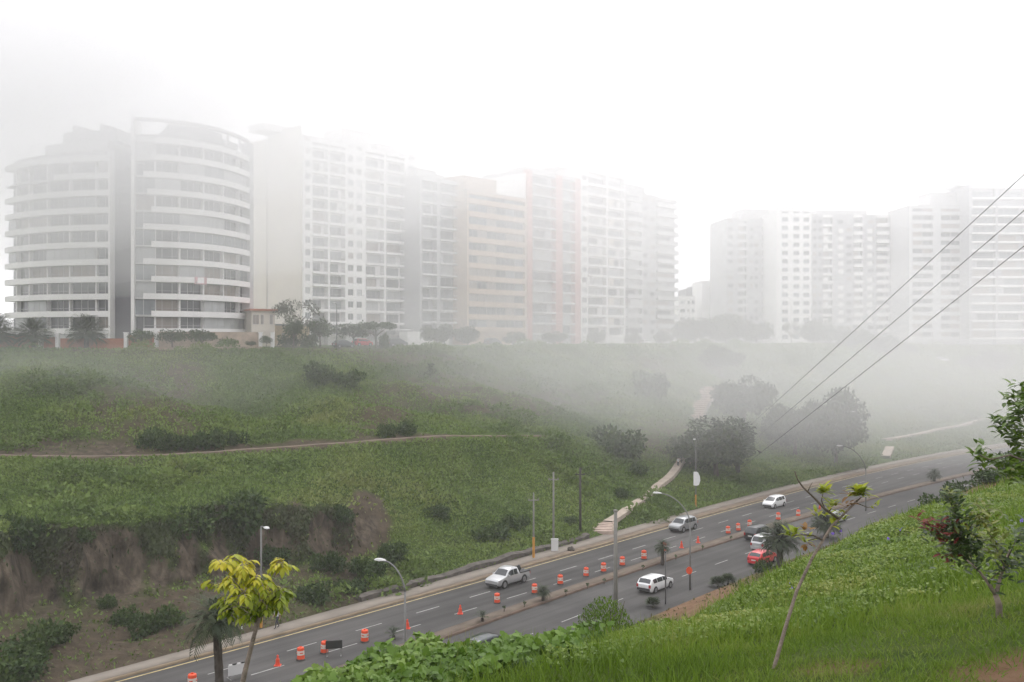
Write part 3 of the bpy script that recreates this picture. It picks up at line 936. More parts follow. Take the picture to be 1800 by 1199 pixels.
def topB(root, loc, bk, zt, zr):
    N = len(loc)
    mb = MB(); curved_strip(mb, plan_off(loc, 1.6), bk, zt + .01, zt + .25)
    mb.build('roof', M['roof'], root)
    # roof frame: an open band carried on posts, over a set-back penthouse
    zf = 62.4 + zr
    mb = MB(); curved_strip(mb, loc, plan_off(loc, .9), zf - .55, zf)
    mb.build('roof_frame', M['lgrey'], root)
    q, e = plan_off(loc, 1.2), plan_off(loc, 11)
    mb = MB(); curved_strip(mb, q[9:29], e[9:29], zt + .25, zf - .56)
    mb.build('penthouse', M['greyr'], root)
    mb = MB(); curved_strip(mb, q[29:37], e[29:37], zt + .25, zt + 1.4)
    mb.build('penthouse', M['lgrey'], root)
    for i in (29, 35, 40):
        p = plan_off(loc, .45)[i]
        MB().box(p[0] - .2, p[0] + .2, p[1] - .2, p[1] + .2, zt + .25, zf - .55).build('roof_post', M['lgrey'], root)
    # tall white fin on the left and the grey end wall on the right
    p0, p1 = loc[0], plan_off(loc, 9)[0]
    MB().prism([(p0[0] - .55, p0[1] - .3), (p0[0], p0[1] - .3), (p1[0], p1[1]), (p1[0] - .55, p1[1])], -.4, zf + .25).build('side_fin', M['white'], root)
    p0, p1 = loc[-1], plan_off(loc, 1.7)[-1]
    MB().prism([(p0[0] - .1, p0[1]), (p0[0] + .6, p0[1] + .2), (p1[0] + .6, p1[1] + .2), (p1[0] - .1, p1[1])], 0, zf - .6).build('end_wall', M['lgrey'], root)
    MB().add([(loc[16][0], loc[16][1] - .05, 34.0 + zr), (loc[20][0], loc[20][1] - .05, 34.0 + zr), (loc[20][0], loc[20][1] - .05, 35.3 + zr), (loc[16][0], loc[16][1] - .05, 35.3 + zr),
              (loc[16][0], loc[16][1] - .01, 34.0 + zr), (loc[20][0], loc[20][1] - .01, 34.0 + zr), (loc[20][0], loc[20][1] - .01, 35.3 + zr), (loc[16][0], loc[16][1] - .01, 35.3 + zr)],
             [(0, 1, 2, 3), (7, 6, 5, 4), (0, 4, 5, 1), (1, 5, 6, 2), (2, 6, 7, 3), (3, 7, 4, 0)]).build('banner', M['sign_mix'], root)
M['sign_mix'] = mat('red_and_white_banner', (.62, .60, .60), .8, var=.5, scale=1.6, c2=(.45, .25, .27))
TRIM = [2, 4, 2, 4, 2, 4, 2, 4, 3, 2, 4, 5]
curved_block('curved_apartment_block', 'tall curved white block with an open roof frame and a small banner on one balcony', [(238, 171.2), (260, 170.8), (300, 171.5), (340, 174.5), (380, 179.5), (420, 186), (441, 190)],
             ZB, 11, 3.0, 59.6, 5, lambda k, r: TRIM[k % 12], M['lgrey'], lambda q, k, rl: (.75 if q == 0 else (.15 if q in (1,) else (.75 if rl > .55 else .08))), topB)

# --- white tower with a blank cream side wall
b = Bld('apartment_tower', 'white tower of stacked balconies with a tall blank cream side wall', 534, 224.5, 48, 23.0, seed=4)
H4 = b.z(549, 256)
X = b.x
cols = [(0, X(548), 'win'), (X(548), X(549.5), 'pier'), (X(549.5), X(577), 'bal'), (X(577), X(580), 'pier'), (X(580), X(607), 'bal'), (X(607), X(609), 'pier'), (X(609), X(639), 'win2'),
        (X(639), X(643), 'pier'), (X(643), X(675.5), 'bal'), (X(675.5), X(679), 'pier'), (X(679), X(711), 'bal'), (X(711), X(713), 'pier'), (X(713), X(734), 'win')]
slab_tower(b, cols, 16, 2.87, 47.2, 16, M['white'], M['white'], base=2.2, para=.25, glassw=['glass', 'glass', 'glass2', 'glass3', 'glass4'])
b.part('blank_wall', MB().box(-.3, -.02, .6, 13.6, 0, 49.8), M['cream'])
b.part('blank_wall', MB().box(-.28, -.02, 14.2, 22, 0, 48.5), M['cream'])
b.part('wall', MB().box(-.02, 12, 13.6, 22, 0, 48.2), M['greyr'])
roofbox(b, 500, 566, 214, 8, 14, 49.0, M['white'])
roofbox(b, 560, 612, 240, 4, 12, 47.3, M['white'])
roofbox(b, 624, 676, 226, 5, 12, 47.3, M['white'])
roofbox(b, 676, 718, 254, 3, 9, 47.3, M['white'])
ca = MB()
x0, x1 = X(676), X(735)
ca.box(0, x1 + 1.5, -3, 0, 3.6, 3.9); ca.box(x1 - 9, x1 + 5, -6, -3.01, 0, 3.3)
b.part('entrance_block', ca, M['white'])
b.finish()

# --- grey block
b = Bld('apartment_tower', 'mid grey balcony block between the white tower and the orange block', 738, 243, 48, 23.0, seed=6)
X = b.x
H = b.z(780, 316)
cols = [(0, X(742), 'pier'), (X(742), X(768), 'bal'), (X(768), X(774), 'pier'), (X(774), X(812), 'bal'), (X(812), X(819), 'pier')]
slab_tower(b, cols, 13, 2.95, H, 15, M['greyr'], M['lgrey'], base=2.6, para=.15, glassw=['glass', 'glass', 'glass', 'glass3', 'glass2'])
roofbox(b, 742, 776, 298, 2, 9, H, M['lgrey'])
roofbox(b, 780, 800, 306, 4, 9, H, M['lgrey'])
b.finish()

# --- orange block
b = Bld('apartment_tower', 'orange block with full width bands of dark windows', 821, 250, 48, 23.0, seed=8)
X = b.x
H = b.z(850, 338)
cols = [(0, X(824), 'pier'), (X(824), X(923), 'strip'), (X(923), X(926), 'pier')]
slab_tower(b, cols, 11, 3.25, H, 15, M['orange_r'], M['orange_r'], base=3.4, para=1.0, rail=False, recess=.7, glassw=['glass', 'glass', 'glass2', 'glass4'])
roofbox(b, 822, 880, 313, 1.5, 9, H, M['orange_r'])
b.finish()

# --- brick pink block
b = Bld('apartment_tower', 'tall block with brick pink piers beside the orange block', 927, 272, 48, 23.0, seed=10)
X = b.x
H = b.z(960, 304)
cols = [(0, X(936), 'pier'), (X(936), X(977), 'bal'), (X(977), X(989), 'pier'), (X(989), X(1011), 'bal'), (X(1011), X(1021), 'pier')]
slab_tower(b, cols, 15, 2.95, H, 17, M['greyr'], M['lgrey'], base=2.9, para=.12, colmats={'pier': M['pink_r']}, glassw=['glass', 'glass', 'glass3', 'glass2', 'glass4'])
b.part('side_wall', MB().box(-.3, -.02, .5, 17, 0, H - 1), M['white'])
roofbox(b, 940, 990, 296, 3, 10, H, M['lgrey'])
b.finish()

# --- white balcony tower
b = Bld('apartment_tower', 'white balcony tower with cream infills beside the dark grey tower', 1021, 292, 48, 23.0, seed=12)
X = b.x
H = b.z(1060, 302)
cols = [(0, X(1034), 'win'), (X(1034), X(1066), 'bal'), (X(1066), X(1069), 'pier'), (X(1069), X(1097), 'bal'), (X(1097), X(1099.5), 'pier')]
slab_tower(b, cols, 16, 3.0, H, 17, M['white'], M['white'], base=2.4, para=.35, glassw=['glass', 'glass', 'glass2', 'glass3'])
for k in range(1, 15, 2):
    b.part('infill_panel', MB().box(X(1070), X(1079), -.05, 1.2, 2.4 + k * 3 + .55, 2.4 + k * 3 + 2.7), M['cream'])
roofbox(b, 1034, 1066, 283, 3, 11, H, M['white'])
roofbox(b, 1004, 1034, 291, 5, 11, H, M['white'])
b.part('garden_wall', MB().box(X(1040) - 2, X(1084), -7, -6.7, 0, 2.6), M['white'])
b.finish()

# --- dark grey tower
b = Bld('apartment_tower', 'dark grey tower with pale boxed balconies at the end of the left row', 1101, 312, 48, 23.0, seed=14)
X = b.x
H = b.z(1160, 348)
cols = [(0, X(1128), 'bal2'), (X(1128), X(1153), 'win2'), (X(1153), X(1190), 'bal2')]
slab_tower(b, cols, 15, 3.05, H, 18, M['greyr'], M['lgrey'], base=2.4, para=.6, recess=1.0, glassw=['glass', 'glass', 'glass3', 'glass4'])
for k in range(15):
    if k % 5 == 3: b.part('infill_panel', MB().box(X(1105), X(1126), -.75, -.64, 3.2 + k * 3.05, 5.0 + k * 3.05), M['lgrey'])
roofbox(b, 1101, 1138, 326, 1, 12, H, M['greyr'])
roofbox(b, 1150, 1172, 341, 4, 12, H, M['lgrey'])
for k in range(15):
    b.part('side_balcony', MB().box(X(1190) - .3, X(1190) + 1.0, .8, 4.5, 2.2 + k * 3.05, 3.3 + k * 3.05), M['lgrey'])
b.finish()

# --- small far blocks in the gap
b = Bld('house_block', 'low white block with small windows seen through the gap between the towers', 1193, 380, 5, 22.8, seed=20)
X = b.x
slab_tower(b, [(0, X(1207), 'win'), (X(1207), X(1222), 'win2')], 5, 3.2, b.z(1208, 521), 10, M['white'], M['white'], base=1.5)
b.finish()
b = Bld('house_block', 'small dark block standing behind the low white block in the gap', 1205, 402, 5, 22.8, seed=21)
X = b.x
H = b.z(1220, 508)
b.part('wall', MB().box(0, X(1238), 0, 12, 0, H), M['dgrey'])
b.part('roof', MB().box(X(1219), X(1238), 1, 10, H + .01, H + 1.2), M['dgrey'])
b = Bld('house_block', 'plain windowless white block left of the right hand row of towers', 1234, 385, 5, 22.8, seed=22)
X = b.x
H = b.z(1255, 494)
b.part('wall', MB().box(0, X(1279), 0, 14, 0, H), M['white'])
b.part('roof', MB().box(X(1258), X(1279), 1, 12, H + .01, H + 1.0), M['white'])

# --- the right hand row
b = Bld('apartment_tower', 'pale grey tower standing leftmost in the right hand row', 1277, 362, 8, 22.8, seed=24)
X = b.x
H = b.z(1310, 385)
cols = [(0, X(1291), 'win'), (X(1291), X(1297), 'pier'), (X(1297), X(1312), 'bal'), (X(1312), X(1317), 'pier'), (X(1317), X(1334), 'win2'), (X(1334), X(1339), 'pier'), (X(1339), X(1363), 'bal')]
slab_tower(b, cols, 15, 2.95, H, 18, M['greyr'], M['lgrey'], base=2.0, para=.7, glassw=['glass', 'glass4', 'glass3', 'glass'])
roofbox(b, 1309, 1372, 367, 3, 14, H, M['lgrey'])
b.finish()
b = Bld('apartment_tower', 'narrow bright white tower with three columns of dark windows', 1365, 350, 5, 22.8, seed=26)
X = b.x
H = b.z(1395, 372)
cols = [(0, X(1369), 'pier'), (X(1369), X(1391), 'win'), (X(1391), X(1409), 'win'), (X(1409), X(1426), 'win')]
slab_tower(b, cols, 16, 2.95, H, 18, M['white'], M['white'], base=1.0, win_h=1.5, glassw=['glass', 'glass', 'glass2'])
roofbox(b, 1372, 1412, 362, 3, 12, H, M['white'])
b.finish()
b = Bld('apartment_tower', 'wide grey block with scattered white balcony boxes in the right hand row', 1428, 366, 3, 22.8, seed=28)
X = b.x
H = b.z(1500, 378)
cols = [(0, X(1446), 'win2'), (X(1446), X(1463), 'bal'), (X(1463), X(1470), 'pier'), (X(1470), X(1500), 'win2'), (X(1500), X(1516), 'bal2'), (X(1516), X(1522), 'pier'), (X(1522), X(1540), 'win'), (X(1540), X(1562), 'bal2'), (X(1562), X(1570), 'pier'), (X(1570), X(1597), 'win2')]
slab_tower(b, cols, 15, 3.0, H, 18, M['greyr'], M['white'], base=1.5, para=.6, glassw=['glass', 'glass', 'glass3', 'glass4'])
for k in range(14):
    for p0, p1 in ((1447, 1455), (1473, 1482), (1524, 1533), (1572, 1580)):
        if b.r.random() < .75: b.part('infill_panel', MB().box(X(p0), X(p1), -.35, -.02, 1.9 + k * 3, 3.6 + k * 3), M['white'])
roofbox(b, 1440, 1530, 369, 3, 14, H, M['lgrey'])
b.finish()
b = Bld('apartment_tower', 'white tower with two columns of wide dark windows behind the power lines', 1598, 352, 3, 22.8, seed=30)
X = b.x
H = b.z(1640, 362)
cols = [(0, X(1604), 'pier'), (X(1604), X(1640), 'strip'), (X(1640), X(1654), 'pier'), (X(1654), X(1690), 'strip'), (X(1690), X(1703), 'pier')]
slab_tower(b, cols, 16, 2.95, H, 18, M['lgrey'], M['lgrey'], base=1.6, para=1.0, rail=False, recess=.5, glassw=['glass', 'glass', 'glass4'])
roofbox(b, 1640, 1700, 338, 2, 12, H, M['lgrey'])
b.finish()
b = Bld('apartment_tower', 'broad pale tower with white floor bands at the right edge of the photo', 1704, 346, 2, 22.8, seed=32)
X = b.x
H = b.z(1760, 326)
cols = [(0, X(1708), 'pier'), (X(1708), X(1750), 'bal'), (X(1750), X(1754), 'pier'), (X(1754), X(1800), 'bal'), (X(1800), X(1806), 'pier'), (X(1806), X(1860), 'bal')]
slab_tower(b, cols, 17, 3.05, H, 18, M['greyr'], M['white'], base=2.0, para=.3, glassw=['glass', 'glass4', 'glass2', 'glass3'])
roofbox(b, 1690, 1790, 317, 3, 14, H, M['lgrey'])
b.finish()

# --- cliff top: low walls, gates, house
def wall_run(name, label, pts, h, m, t=.25, cap=None, cat='wall', group=None, z=None):
    P0 = [top_at(px, Y) for px, Y in pts]
    o = empty(name, P0[0], label, cat, group)
    mb, cp = MB(), MB()
    for a, c in zip(P0[:-1], P0[1:]):
        a = a - P0[0]; c = c - P0[0]
        d = (c - a).normalized(); n = Vector((-d.y, d.x, 0)) * t / 2
        zb = min(a.z, c.z) - .6
        mb.prism([(a + -n).xy[:], (c - n).xy[:], (c + n).xy[:], (a + n).xy[:]], zb, max(a.z, c.z) + h)
        n2 = n * 1.3
        cp.prism([(a - n2).xy[:], (c - n2).xy[:], (c + n2).xy[:], (a + n2).xy[:]], max(a.z, c.z) + h + .002, max(a.z, c.z) + h + .1)
    mb.build('wall_face', m, o)
    cp.build('coping', cap or m, o)
    return o
M['hoard'] = mat('red_hoarding', (.36, .125, .06), .85, var=.18, scale=.25)
wall_run('boundary_wall', 'low red brick wall under the palms at the left edge', [(-80, 154.5), (70, 157)], 2.0, M['hoard'], cap=M['stone'])
wall_run('boundary_wall', 'low red brick wall between two white gate posts', [(76, 157), (100, 157.6)], 1.9, M['hoard'], cap=M['white'])
wall_run('boundary_wall', 'low red brick wall ending below the dark stair tower', [(103, 157.8), (218, 161.5)], 1.6, M['hoard'], cap=M['brick'])
wall_run('boundary_wall', 'short red brick wall behind the leftmost clipped round tree', [(226, 164), (272, 165)], 2.1, M['hoard'], cap=M['brick'])
wall_run('boundary_wall', 'tan stone wall behind the row of clipped round trees', [(277, 169), (360, 172), (456, 178)], 2.6, M['stone'])
wall_run('kerb_wall', 'very low reddish retaining edge along the cliff top below the stone wall', [(225, 158.5), (330, 162.5), (460, 169)], .35, M['stone'])
for i, (px, Y, h, lb) in enumerate([(72, 156.6, 2.2, 'short white gate post, leftmost along the red wall'), (101.5, 157.2, 2.4, 'white gate post, second from the left along the red wall'),
                                    (221.5, 161.5, 2.6, 'white gate post directly below the tall white fin'), (275, 165, 2.5, 'white post where the red wall meets the stone wall'),
                                    (458, 177.5, 2.6, 'white post at the right end of the stone wall'), (479, 178, 2.6, 'white post beside the dark hedge right of the stone wall')]):
    p = top_at(px, Y)
    MB().box(-.28, .28, -.28, .28, -.4, h).box(-.36, .36, -.36, .36, h + .002, h + .15).build('gate_post', M['white'], None, p)
    tag(bpy.data.objects['gate_post' if i == 0 else 'gate_post.%03d' % i], lb, 'post', 'white posts along the cliff top wall')

b = Bld('house', 'small cream two storey house beside the blank side wall', 443, 184, 30, 23.0, seed=40)
X = b.x
b.part('wall', MB().box(0, X(484), .3, 8, 0, 6.6), M['cream'])
b.part('roof', MB().box(-.4, X(484) + .4, -.3, 8.4, 6.602, 6.95), M['brick'])
for p0, p1 in ((445, 456), (459, 464), (475, 480)):
    b.window(X(p0), X(p1), 4.1, 5.9, .28, 'glass4', 2)
b.finish()
b = Bld('house', 'low ochre garden house half hidden by the grey green tree', 486, 192, 30, 23.0, seed=41)
X = b.x
mo = mat('ochre_render', (.50, .40, .27), .85)
b.part('wall', MB().box(0, X(545), .3, 7, 0, 4.0), mo)
b.part('roof', MB().box(-.2, X(545) + .2, 0, 7.2, 4.002, 4.3), M['roof'])
b.window(X(496), X(502), 1.0, 2.6, .28, 'glass4', 2)
b.finish()

# ------------------------------------------------------------------ vegetation kit
def leaf_mesh(name, pos, size, m, tv=RHOMB_V, tf=RHOMB_F, out=None, up_bias=.3, width=1.0):
    n = len(pos)
    d = unit_rand(n)
    if out is not None: d = d + out * .7
    nrm = unit_rand(n) + np.array([0, 0, up_bias * 2])
    if out is not None: nrm = nrm + out * .8
    sc = np.stack([size, size * width, size], 1)
    return scatter(name, tv, tf, pos, frames(d, nrm), sc, m)

def blob_crown(name, blobs, n, size, m, shell=.45, up_bias=.3):
    vol = np.array([b[3] * b[4] * b[5] for b in blobs]) ** .67
    k = RNG.choice(len(blobs), n, p=vol / vol.sum())
    B = np.array(blobs)[k]
    d = unit_rand(n)
    r = shell + (1 - shell) * RNG.random(n) ** .5
    pos = B[:, :3] + d * r[:, None] * B[:, 3:6] * (.92 + .16 * RNG.random((n, 1)))
    sz = size * (.6 + .8 * RNG.random(n))
    return leaf_mesh(name, pos, sz, m, out=d, up_bias=up_bias)

def dome_blobs(seed, n, rx, rz, zc, br, flat=.75):
    r = random.Random(seed)
    out = []
    for i in range(n):
        a = r.uniform(0, 2 * math.pi); q = math.sqrt(r.random()) * rx
        z = zc + rz * (r.uniform(-.55, 1) * math.sqrt(max(0, 1 - (q / rx) ** 2 * .85)))
        s = br * r.uniform(.7, 1.25)
        out.append((q * math.cos(a), q * math.sin(a), z, s, s, s * flat))
    return out

PROTO = {}
for i in range(3):
    PROTO['tree', i] = blob_crown('crown', dome_blobs(100 + i, 30, .74, .52, .86, .30), 8000, .085, M['leaf_tree'])
    PROTO['shrub', i] = blob_crown('foliage', dome_blobs(200 + i, 12, .72, .42, .38, .36), 1500, .15, M['leaf_shrub'])
    PROTO['round', i] = blob_crown('crown', dome_blobs(300 + i, 26, .72, .52, 1.12, .32, .9), 2400, .11, M['leaf_shrub'])
    PROTO['loose', i] = blob_crown('crown', dome_blobs(400 + i, 24, .80, .75, 1.15, .22), 1900, .075, M['leaf_grey'], .2)
for i in range(2):
    PROTO['flat', i] = blob_crown('crown', dome_blobs(500 + i, 16, .82, .14, 1.22, .24, .55), 2200, .085, M['leaf_shrub'])

def trunk_mesh(seed, h=.75, r=.05, limbs=5, spread=.45, m=None, zt=None):
    rr = random.Random(seed)
    mb = MB()
    lean = rr.uniform(-.06, .06)
    mb.tube([(0, 0, -.12), (lean * .4, 0, h * .4), (lean, .02, h)], [r * 1.35, r, r * .75], 8)
    for k in range(limbs):
        a = 2 * math.pi * (k + rr.random() * .6) / limbs
        s = spread * rr.uniform(.7, 1.15)
        z = (zt or h + .45) * rr.uniform(.85, 1.1)
        mb.tube([(lean, .02, h * .93), (lean + s * .5 * math.cos(a), s * .5 * math.sin(a), h + (z - h) * .6), (lean + s * math.cos(a), s * math.sin(a), z)], [r * .6, r * .38, r * .15], 6)
    me = mb
    return me
TRUNK = {}
for kind, kw in (('tree', dict(h=.55, r=.055, limbs=6, spread=.5, zt=1.05)), ('round', dict(h=.62, r=.05, limbs=5, spread=.4, zt=1.1)), ('loose', dict(h=.5, r=.045, limbs=8, spread=.65, zt=1.3)),
                 ('flat', dict(h=.7, r=.06, limbs=6, spread=.6, zt=1.2)), ('shrub', dict(h=.15, r=.03, limbs=5, spread=.4, zt=.5))):
    o = trunk_mesh(hash(kind) % 7 if False else len(kind), **kw).build('trunk', M['bark'], smooth=True)
    TRUNK[kind] = o.data
    bpy.data.objects.remove(o)

PCOUNT = [0]
def plant(name, kind, loc, sx, sz, label, cat, group, parts=True, sy=None):
    PCOUNT[0] += 1
    i = PCOUNT[0]
    n = len([k for k in PROTO if k[0] == kind])
    rot = (i * 2.399) % 6.283
    if not parts:
        o = link_mesh(name, PROTO[kind, i % n], None, loc, rot)
        o.scale = (sx, sy or sx, sz)
        return tag(o, label, cat, group)
    root = empty(name, loc, label, cat, group, rot)
    root.scale = (sx, sy or sx, sz)
    link_mesh('crown', PROTO[kind, i % n], root)
    link_mesh('trunk', TRUNK[kind], root)
    return root

TRACK = [(-60, 804), (0, 802), (100, 803), (200, 803), (340, 797.5), (470, 789), (600, 780.5), (760, 769.5), (900, 765.5), (960, 767)]
PATH_PX = [(TRACK, 4), ([(1068, 922), (1085, 908), (1112, 888), (1148, 862), (1176, 842), (1190, 826), (1198, 812)], 11), ([(1062, 945), (1060, 934), (1068, 921)], 12), ([(1198, 811), (1204, 799), (1211, 784)], 11),
           ([(1220, 735), (1227, 718), (1238, 702), (1252, 682)], 11), ([(1555, 812), (1564, 785)], 12), ([(1553, 774), (1600, 766), (1650, 755), (1710, 744), (1775, 733)], 5)]
# --- ground cover on the far slope: nobody could count it
def hill_cover():
    A = HV[:-1, :-1]; Bv = HV[:-1, 1:]; C = HV[1:, 1:]; D = HV[1:, :-1]
    nrm = np.cross(Bv - A, D - A)
    area = np.linalg.norm(nrm, axis=2)
    nrm = nrm / np.maximum(area[..., None], 1e-9)
    s = HSOIL[:-1, :-1]; rk = HROCK[:-1, :-1]; T = HT[:-1, :-1]
    px = HPX[:-1, :-1]
    dist = np.maximum(A[..., 1], 60)
    w = area * np.clip(1.02 - s * .93, .0, 1) * np.clip(1 - rk * 1.05, 0, 1) * (1 - .75 * HCLIFF[:-1, :-1]) * (T < 6.3) * (px > -150) * (px < 1950) / dist ** 1.3
    w = w * np.where((T > 2.97) & (T < 3.9), .25, 1)
    py_ = HPY[:-1, :-1]
    free = np.ones_like(w)
    for pts_, wd in PATH_PX:
        for (xa, ya), (xb, yb) in zip(pts_[:-1], pts_[1:]):
            t = np.clip(((px - xa) * (xb - xa) + (py_ - ya) * (yb - ya)) / ((xb - xa) ** 2 + (yb - ya) ** 2), 0, 1)
            free = np.minimum(free, np.hypot(px - xa - t * (xb - xa), (py_ - ya - t * (yb - ya)) * 1.2) > wd)
    w = w * free
    p = (w / w.sum()).ravel()
    n = 420000
    k = RNG.choice(len(p), n, p=p)
    a, b_, c, d = (q.reshape(-1, 3)[k] for q in (A, Bv, C, D))
    a_c = A.reshape(-1, 3)
    u, v = RNG.random((n, 1)), RNG.random((n, 1))
    pos = (a * (1 - u) + b_ * u) * (1 - v) + (d * (1 - u) + c * u) * v
    nn = nrm.reshape(-1, 3)[k]
    patch = fbm(pos[:, 0] / 9, pos[:, 2] / 5 + pos[:, 1] / 11, 131)
    sz = (.20 + .26 * RNG.random(n) + .22 * np.clip(patch, 0, 1)) * (pos[:, 1] / 120) ** .5
    dirs = unit_rand(n) + np.array([0, -.15, .55]) + nn * .5
    up = unit_rand(n) * .5 + nn * 1.2
    pos = pos + nn * .02
    sc = np.stack([sz, sz * (.7 + .5 * RNG.random(n)), sz], 1)
    leaf_tone = np.clip(.52 + patch * .6 + (RNG.random(n) - .5) * .2, 0, 1)
    # a third of them gathered into low scrub clumps
    nc_ = 900
    kc = RNG.choice(len(p), nc_, p=(p * np.clip(.15 + fbm(a_c[:, 0] / 14, a_c[:, 1] / 14, 161), 0, 1) ** 2) / (p * np.clip(.15 + fbm(a_c[:, 0] / 14, a_c[:, 1] / 14, 161), 0, 1) ** 2).sum())
    cc = a_c[kc]; rc = (.5 + 1.5 * RNG.random(nc_) ** 2) * (cc[:, 1] / 120) ** .4
    m = n // 3
    j = RNG.choice(nc_, m, p=rc ** 2 / (rc ** 2).sum())
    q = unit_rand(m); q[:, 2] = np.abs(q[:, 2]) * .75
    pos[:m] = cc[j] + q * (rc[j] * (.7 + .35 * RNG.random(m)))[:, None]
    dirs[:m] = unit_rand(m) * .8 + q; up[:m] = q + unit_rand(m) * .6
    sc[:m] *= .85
    leaf_tone[:m] = np.clip(.1 + RNG.random(nc_)[j] * .4 + .25 * q[:, 2] + (RNG.random(m) - .5) * .25, 0, 1)
    me = scatter('hillside_plants', RHOMB_V, RHOMB_F, pos, frames(dirs, up), sc, M['leaf_hill'], leaf_tone)
    o = link_mesh('hillside_plants', me)
    tag(o, kind='stuff')
    # plants trailing down the cliff between the bare faces
    w = area * HCLIFF[:-1, :-1] * np.clip(1 - rk * 1.1, 0.02, 1) * (px > -150) * np.clip((T - 1.1) / .55, .12, 1)
    p = (w / w.sum()).ravel()
    n = 15000
    k = RNG.choice(len(p), n, p=p)
    a, b_, c, d = (q.reshape(-1, 3)[k] for q in (A, Bv, C, D))
    u, v = RNG.random((n, 1)), RNG.random((n, 1))
    nn = nrm.reshape(-1, 3)[k]
    pos = (a * (1 - u) + b_ * u) * (1 - v) + (d * (1 - u) + c * u) * v + np.array([0, -1, 0]) * (.1 + .5 * RNG.random((n, 1)) ** 2)
    dirs = unit_rand(n) * .6 + np.array([0, -.35, -.8])
    sz = .22 + .38 * RNG.random(n)
    o = link_mesh('trailing_plants', scatter('trailing_plants', RHOMB_V, RHOMB_F, pos, frames(dirs, unit_rand(n) * .7 + np.array([0, -1, .4])), np.stack([sz, sz * .8, sz], 1), M['leaf_trail'],
                  np.clip(.4 + .6 * fbm(pos[:, 0] / 3, pos[:, 2] / 6, 151) + (RNG.random(n) - .5) * .5, 0, 1)))
    tag(o, kind='stuff')
M['leaf_trail'] = foliage('trailing_leaves', [(.045, .038, .020), (.040, .056, .014), (.060, .085, .018)], .25, .2)
hill_cover()

# --- single shrubs one can tell apart on the far slope: (px, py of its foot, width px, height factor, where)
SHR = [(560, 668, 62, .6, 'dark shrub high on the slope left of the bare reddish streak'), (612, 675, 58, .55, 'dark shrub high on the slope right below the leaning flat topped tree'),
       (268, 783, 58, .7, 'dark shrub at the foot of the bare brown patch, left one'), (318, 788, 50, .6, 'dark shrub at the foot of the bare brown patch, middle one'),
       (372, 786, 52, .75, 'dark shrub at the right foot of the bare brown patch'), (412, 778, 40, .65, 'small shrub just right of the bare brown patch above the terrace path'),
       (678, 768, 34, .8, 'small bushy shrub above the terrace path, left of a pair'), (715, 765, 38, .8, 'small bushy shrub above the terrace path, right of a pair'),
       (340, 925, 90, .55, 'wide dark shrub hanging over the rock face, left of two'), (425, 915, 105, .6, 'widest dark shrub hanging over the rock face'),
       (30, 955, 85, .75, 'bright green rounded shrub overhanging the cliff at the left edge'), (600, 910, 46, .7, 'shrub at the top of the reddish cliff end'),
       (690, 985, 52, .7, 'shrub on the lower slope right of the reddish cliff end'), (640, 1010, 64, .6, 'dark shrub in the hollow below the reddish cliff end'),
       (578, 1000, 52, .8, 'tall dark shrub at the foot of the reddish cliff end'), (555, 1055, 60, .6, 'shrub low on the slope behind the walking person'),
       (610, 1040, 60, .5, 'spreading shrub low on the slope left of the curved street lamp'), (275, 1105, 82, .65, 'dark shrub behind the crown of the tall thin palm'),
       (225, 1095, 60, .55, 'dark shrub left of the tall thin palm, at the cliff foot'), (188, 1068, 34, .8, 'small shrub close under the pale triangular rock face'),
       (55, 1150, 120, .6, 'large dark shrub in the lower left corner of the photo'), (20, 1190, 120, .5, 'dark shrub cut by the lower left edge of the photo'),
       (105, 1125, 62, .6, 'shrub in the lower left, right beside the large dark one'), (1075, 790, 92, .6, 'broad grey green shrub on the slope left of the footpath'),
       (1140, 690, 62, .7, 'faint grey shrub in the mist high on the slope'), (870, 945, 66, .5, 'low shrub on the grassy slope behind the pickup'),
       (905, 925, 46, .6, 'small shrub on the grassy slope behind the pickup, right of a lower one'), (1000, 920, 34, .5, 'small low shrub near the dark timber pole'),
       (1120, 830, 40, .5, 'small shrub on the slope left of the footpath bend'), (1095, 870, 36, .5, 'small shrub just above the lower footpath'),
       (770, 905, 52, .45, 'low shrub in the middle of the green lower slope'), (480, 985, 60, .55, 'shrub clinging to the rock face below the overhanging ones'),
       (145, 945, 46, .55, 'trailing shrub over the notch left of the pale rock face')]
for (px, py, w, hf, lb) in SHR:
    p = hill_px(px, py)
    r = w / F * p.y / 2 * 1.12
    plant('shrub', 'shrub', p + Vector((0, 0, -.25 * r)), r, r * 2.0 * hf, lb, 'shrub', 'shrubs on the far slope')

# --- larger trees in the ravine
TREES = [(1260, 838, 158, 106, 'dark spreading tree with a visible trunk beside the lower footpath stairs'), (1308, 752, 112, 100, 'dark tree in the mist behind the tree beside the footpath'),
         (1398, 800, 110, 105, 'large faint tree below the power lines, left of a pair in the mist'), (1470, 818, 112, 135, 'large faint tree with a pale trunk, right of a pair in the mist'),
         (1266, 660, 80, 58, 'faint tree near the head of the footpath, almost lost in the mist')]
for (px, py, w, h, lb) in TREES:
    p = hill_px(px, py)
    sx = w / F * p.y / 2 * 1.05; sz = h / F * p.y / 1.55
    p.z -= .16 * sz; sz *= 1.08
    plant('tree', 'tree', p, sx, sz, lb, 'tree', 'trees in the ravine')
p = hill_px(757, 664)
t = empty('young_conifer', p, 'thin young tree with tiered branches alone on the upper slope', 'tree')
mb = MB(); mb.tube([(0, 0, -.2), (0, 0, 2.2)], [.06, .03], 6); mb.build('trunk', M['bark'], t)
ps, ds = [], []
for k in range(5):
    for a in np.linspace(0, 6.28, 12)[:-1]:
        for q in (.35, .65, .95):
            r = (1.15 - k * .17) * q
            ps.append((r * math.cos(a + k), r * math.sin(a + k), .6 + k * .38 + .12 * q)); ds.append((math.cos(a + k), math.sin(a + k), .15))
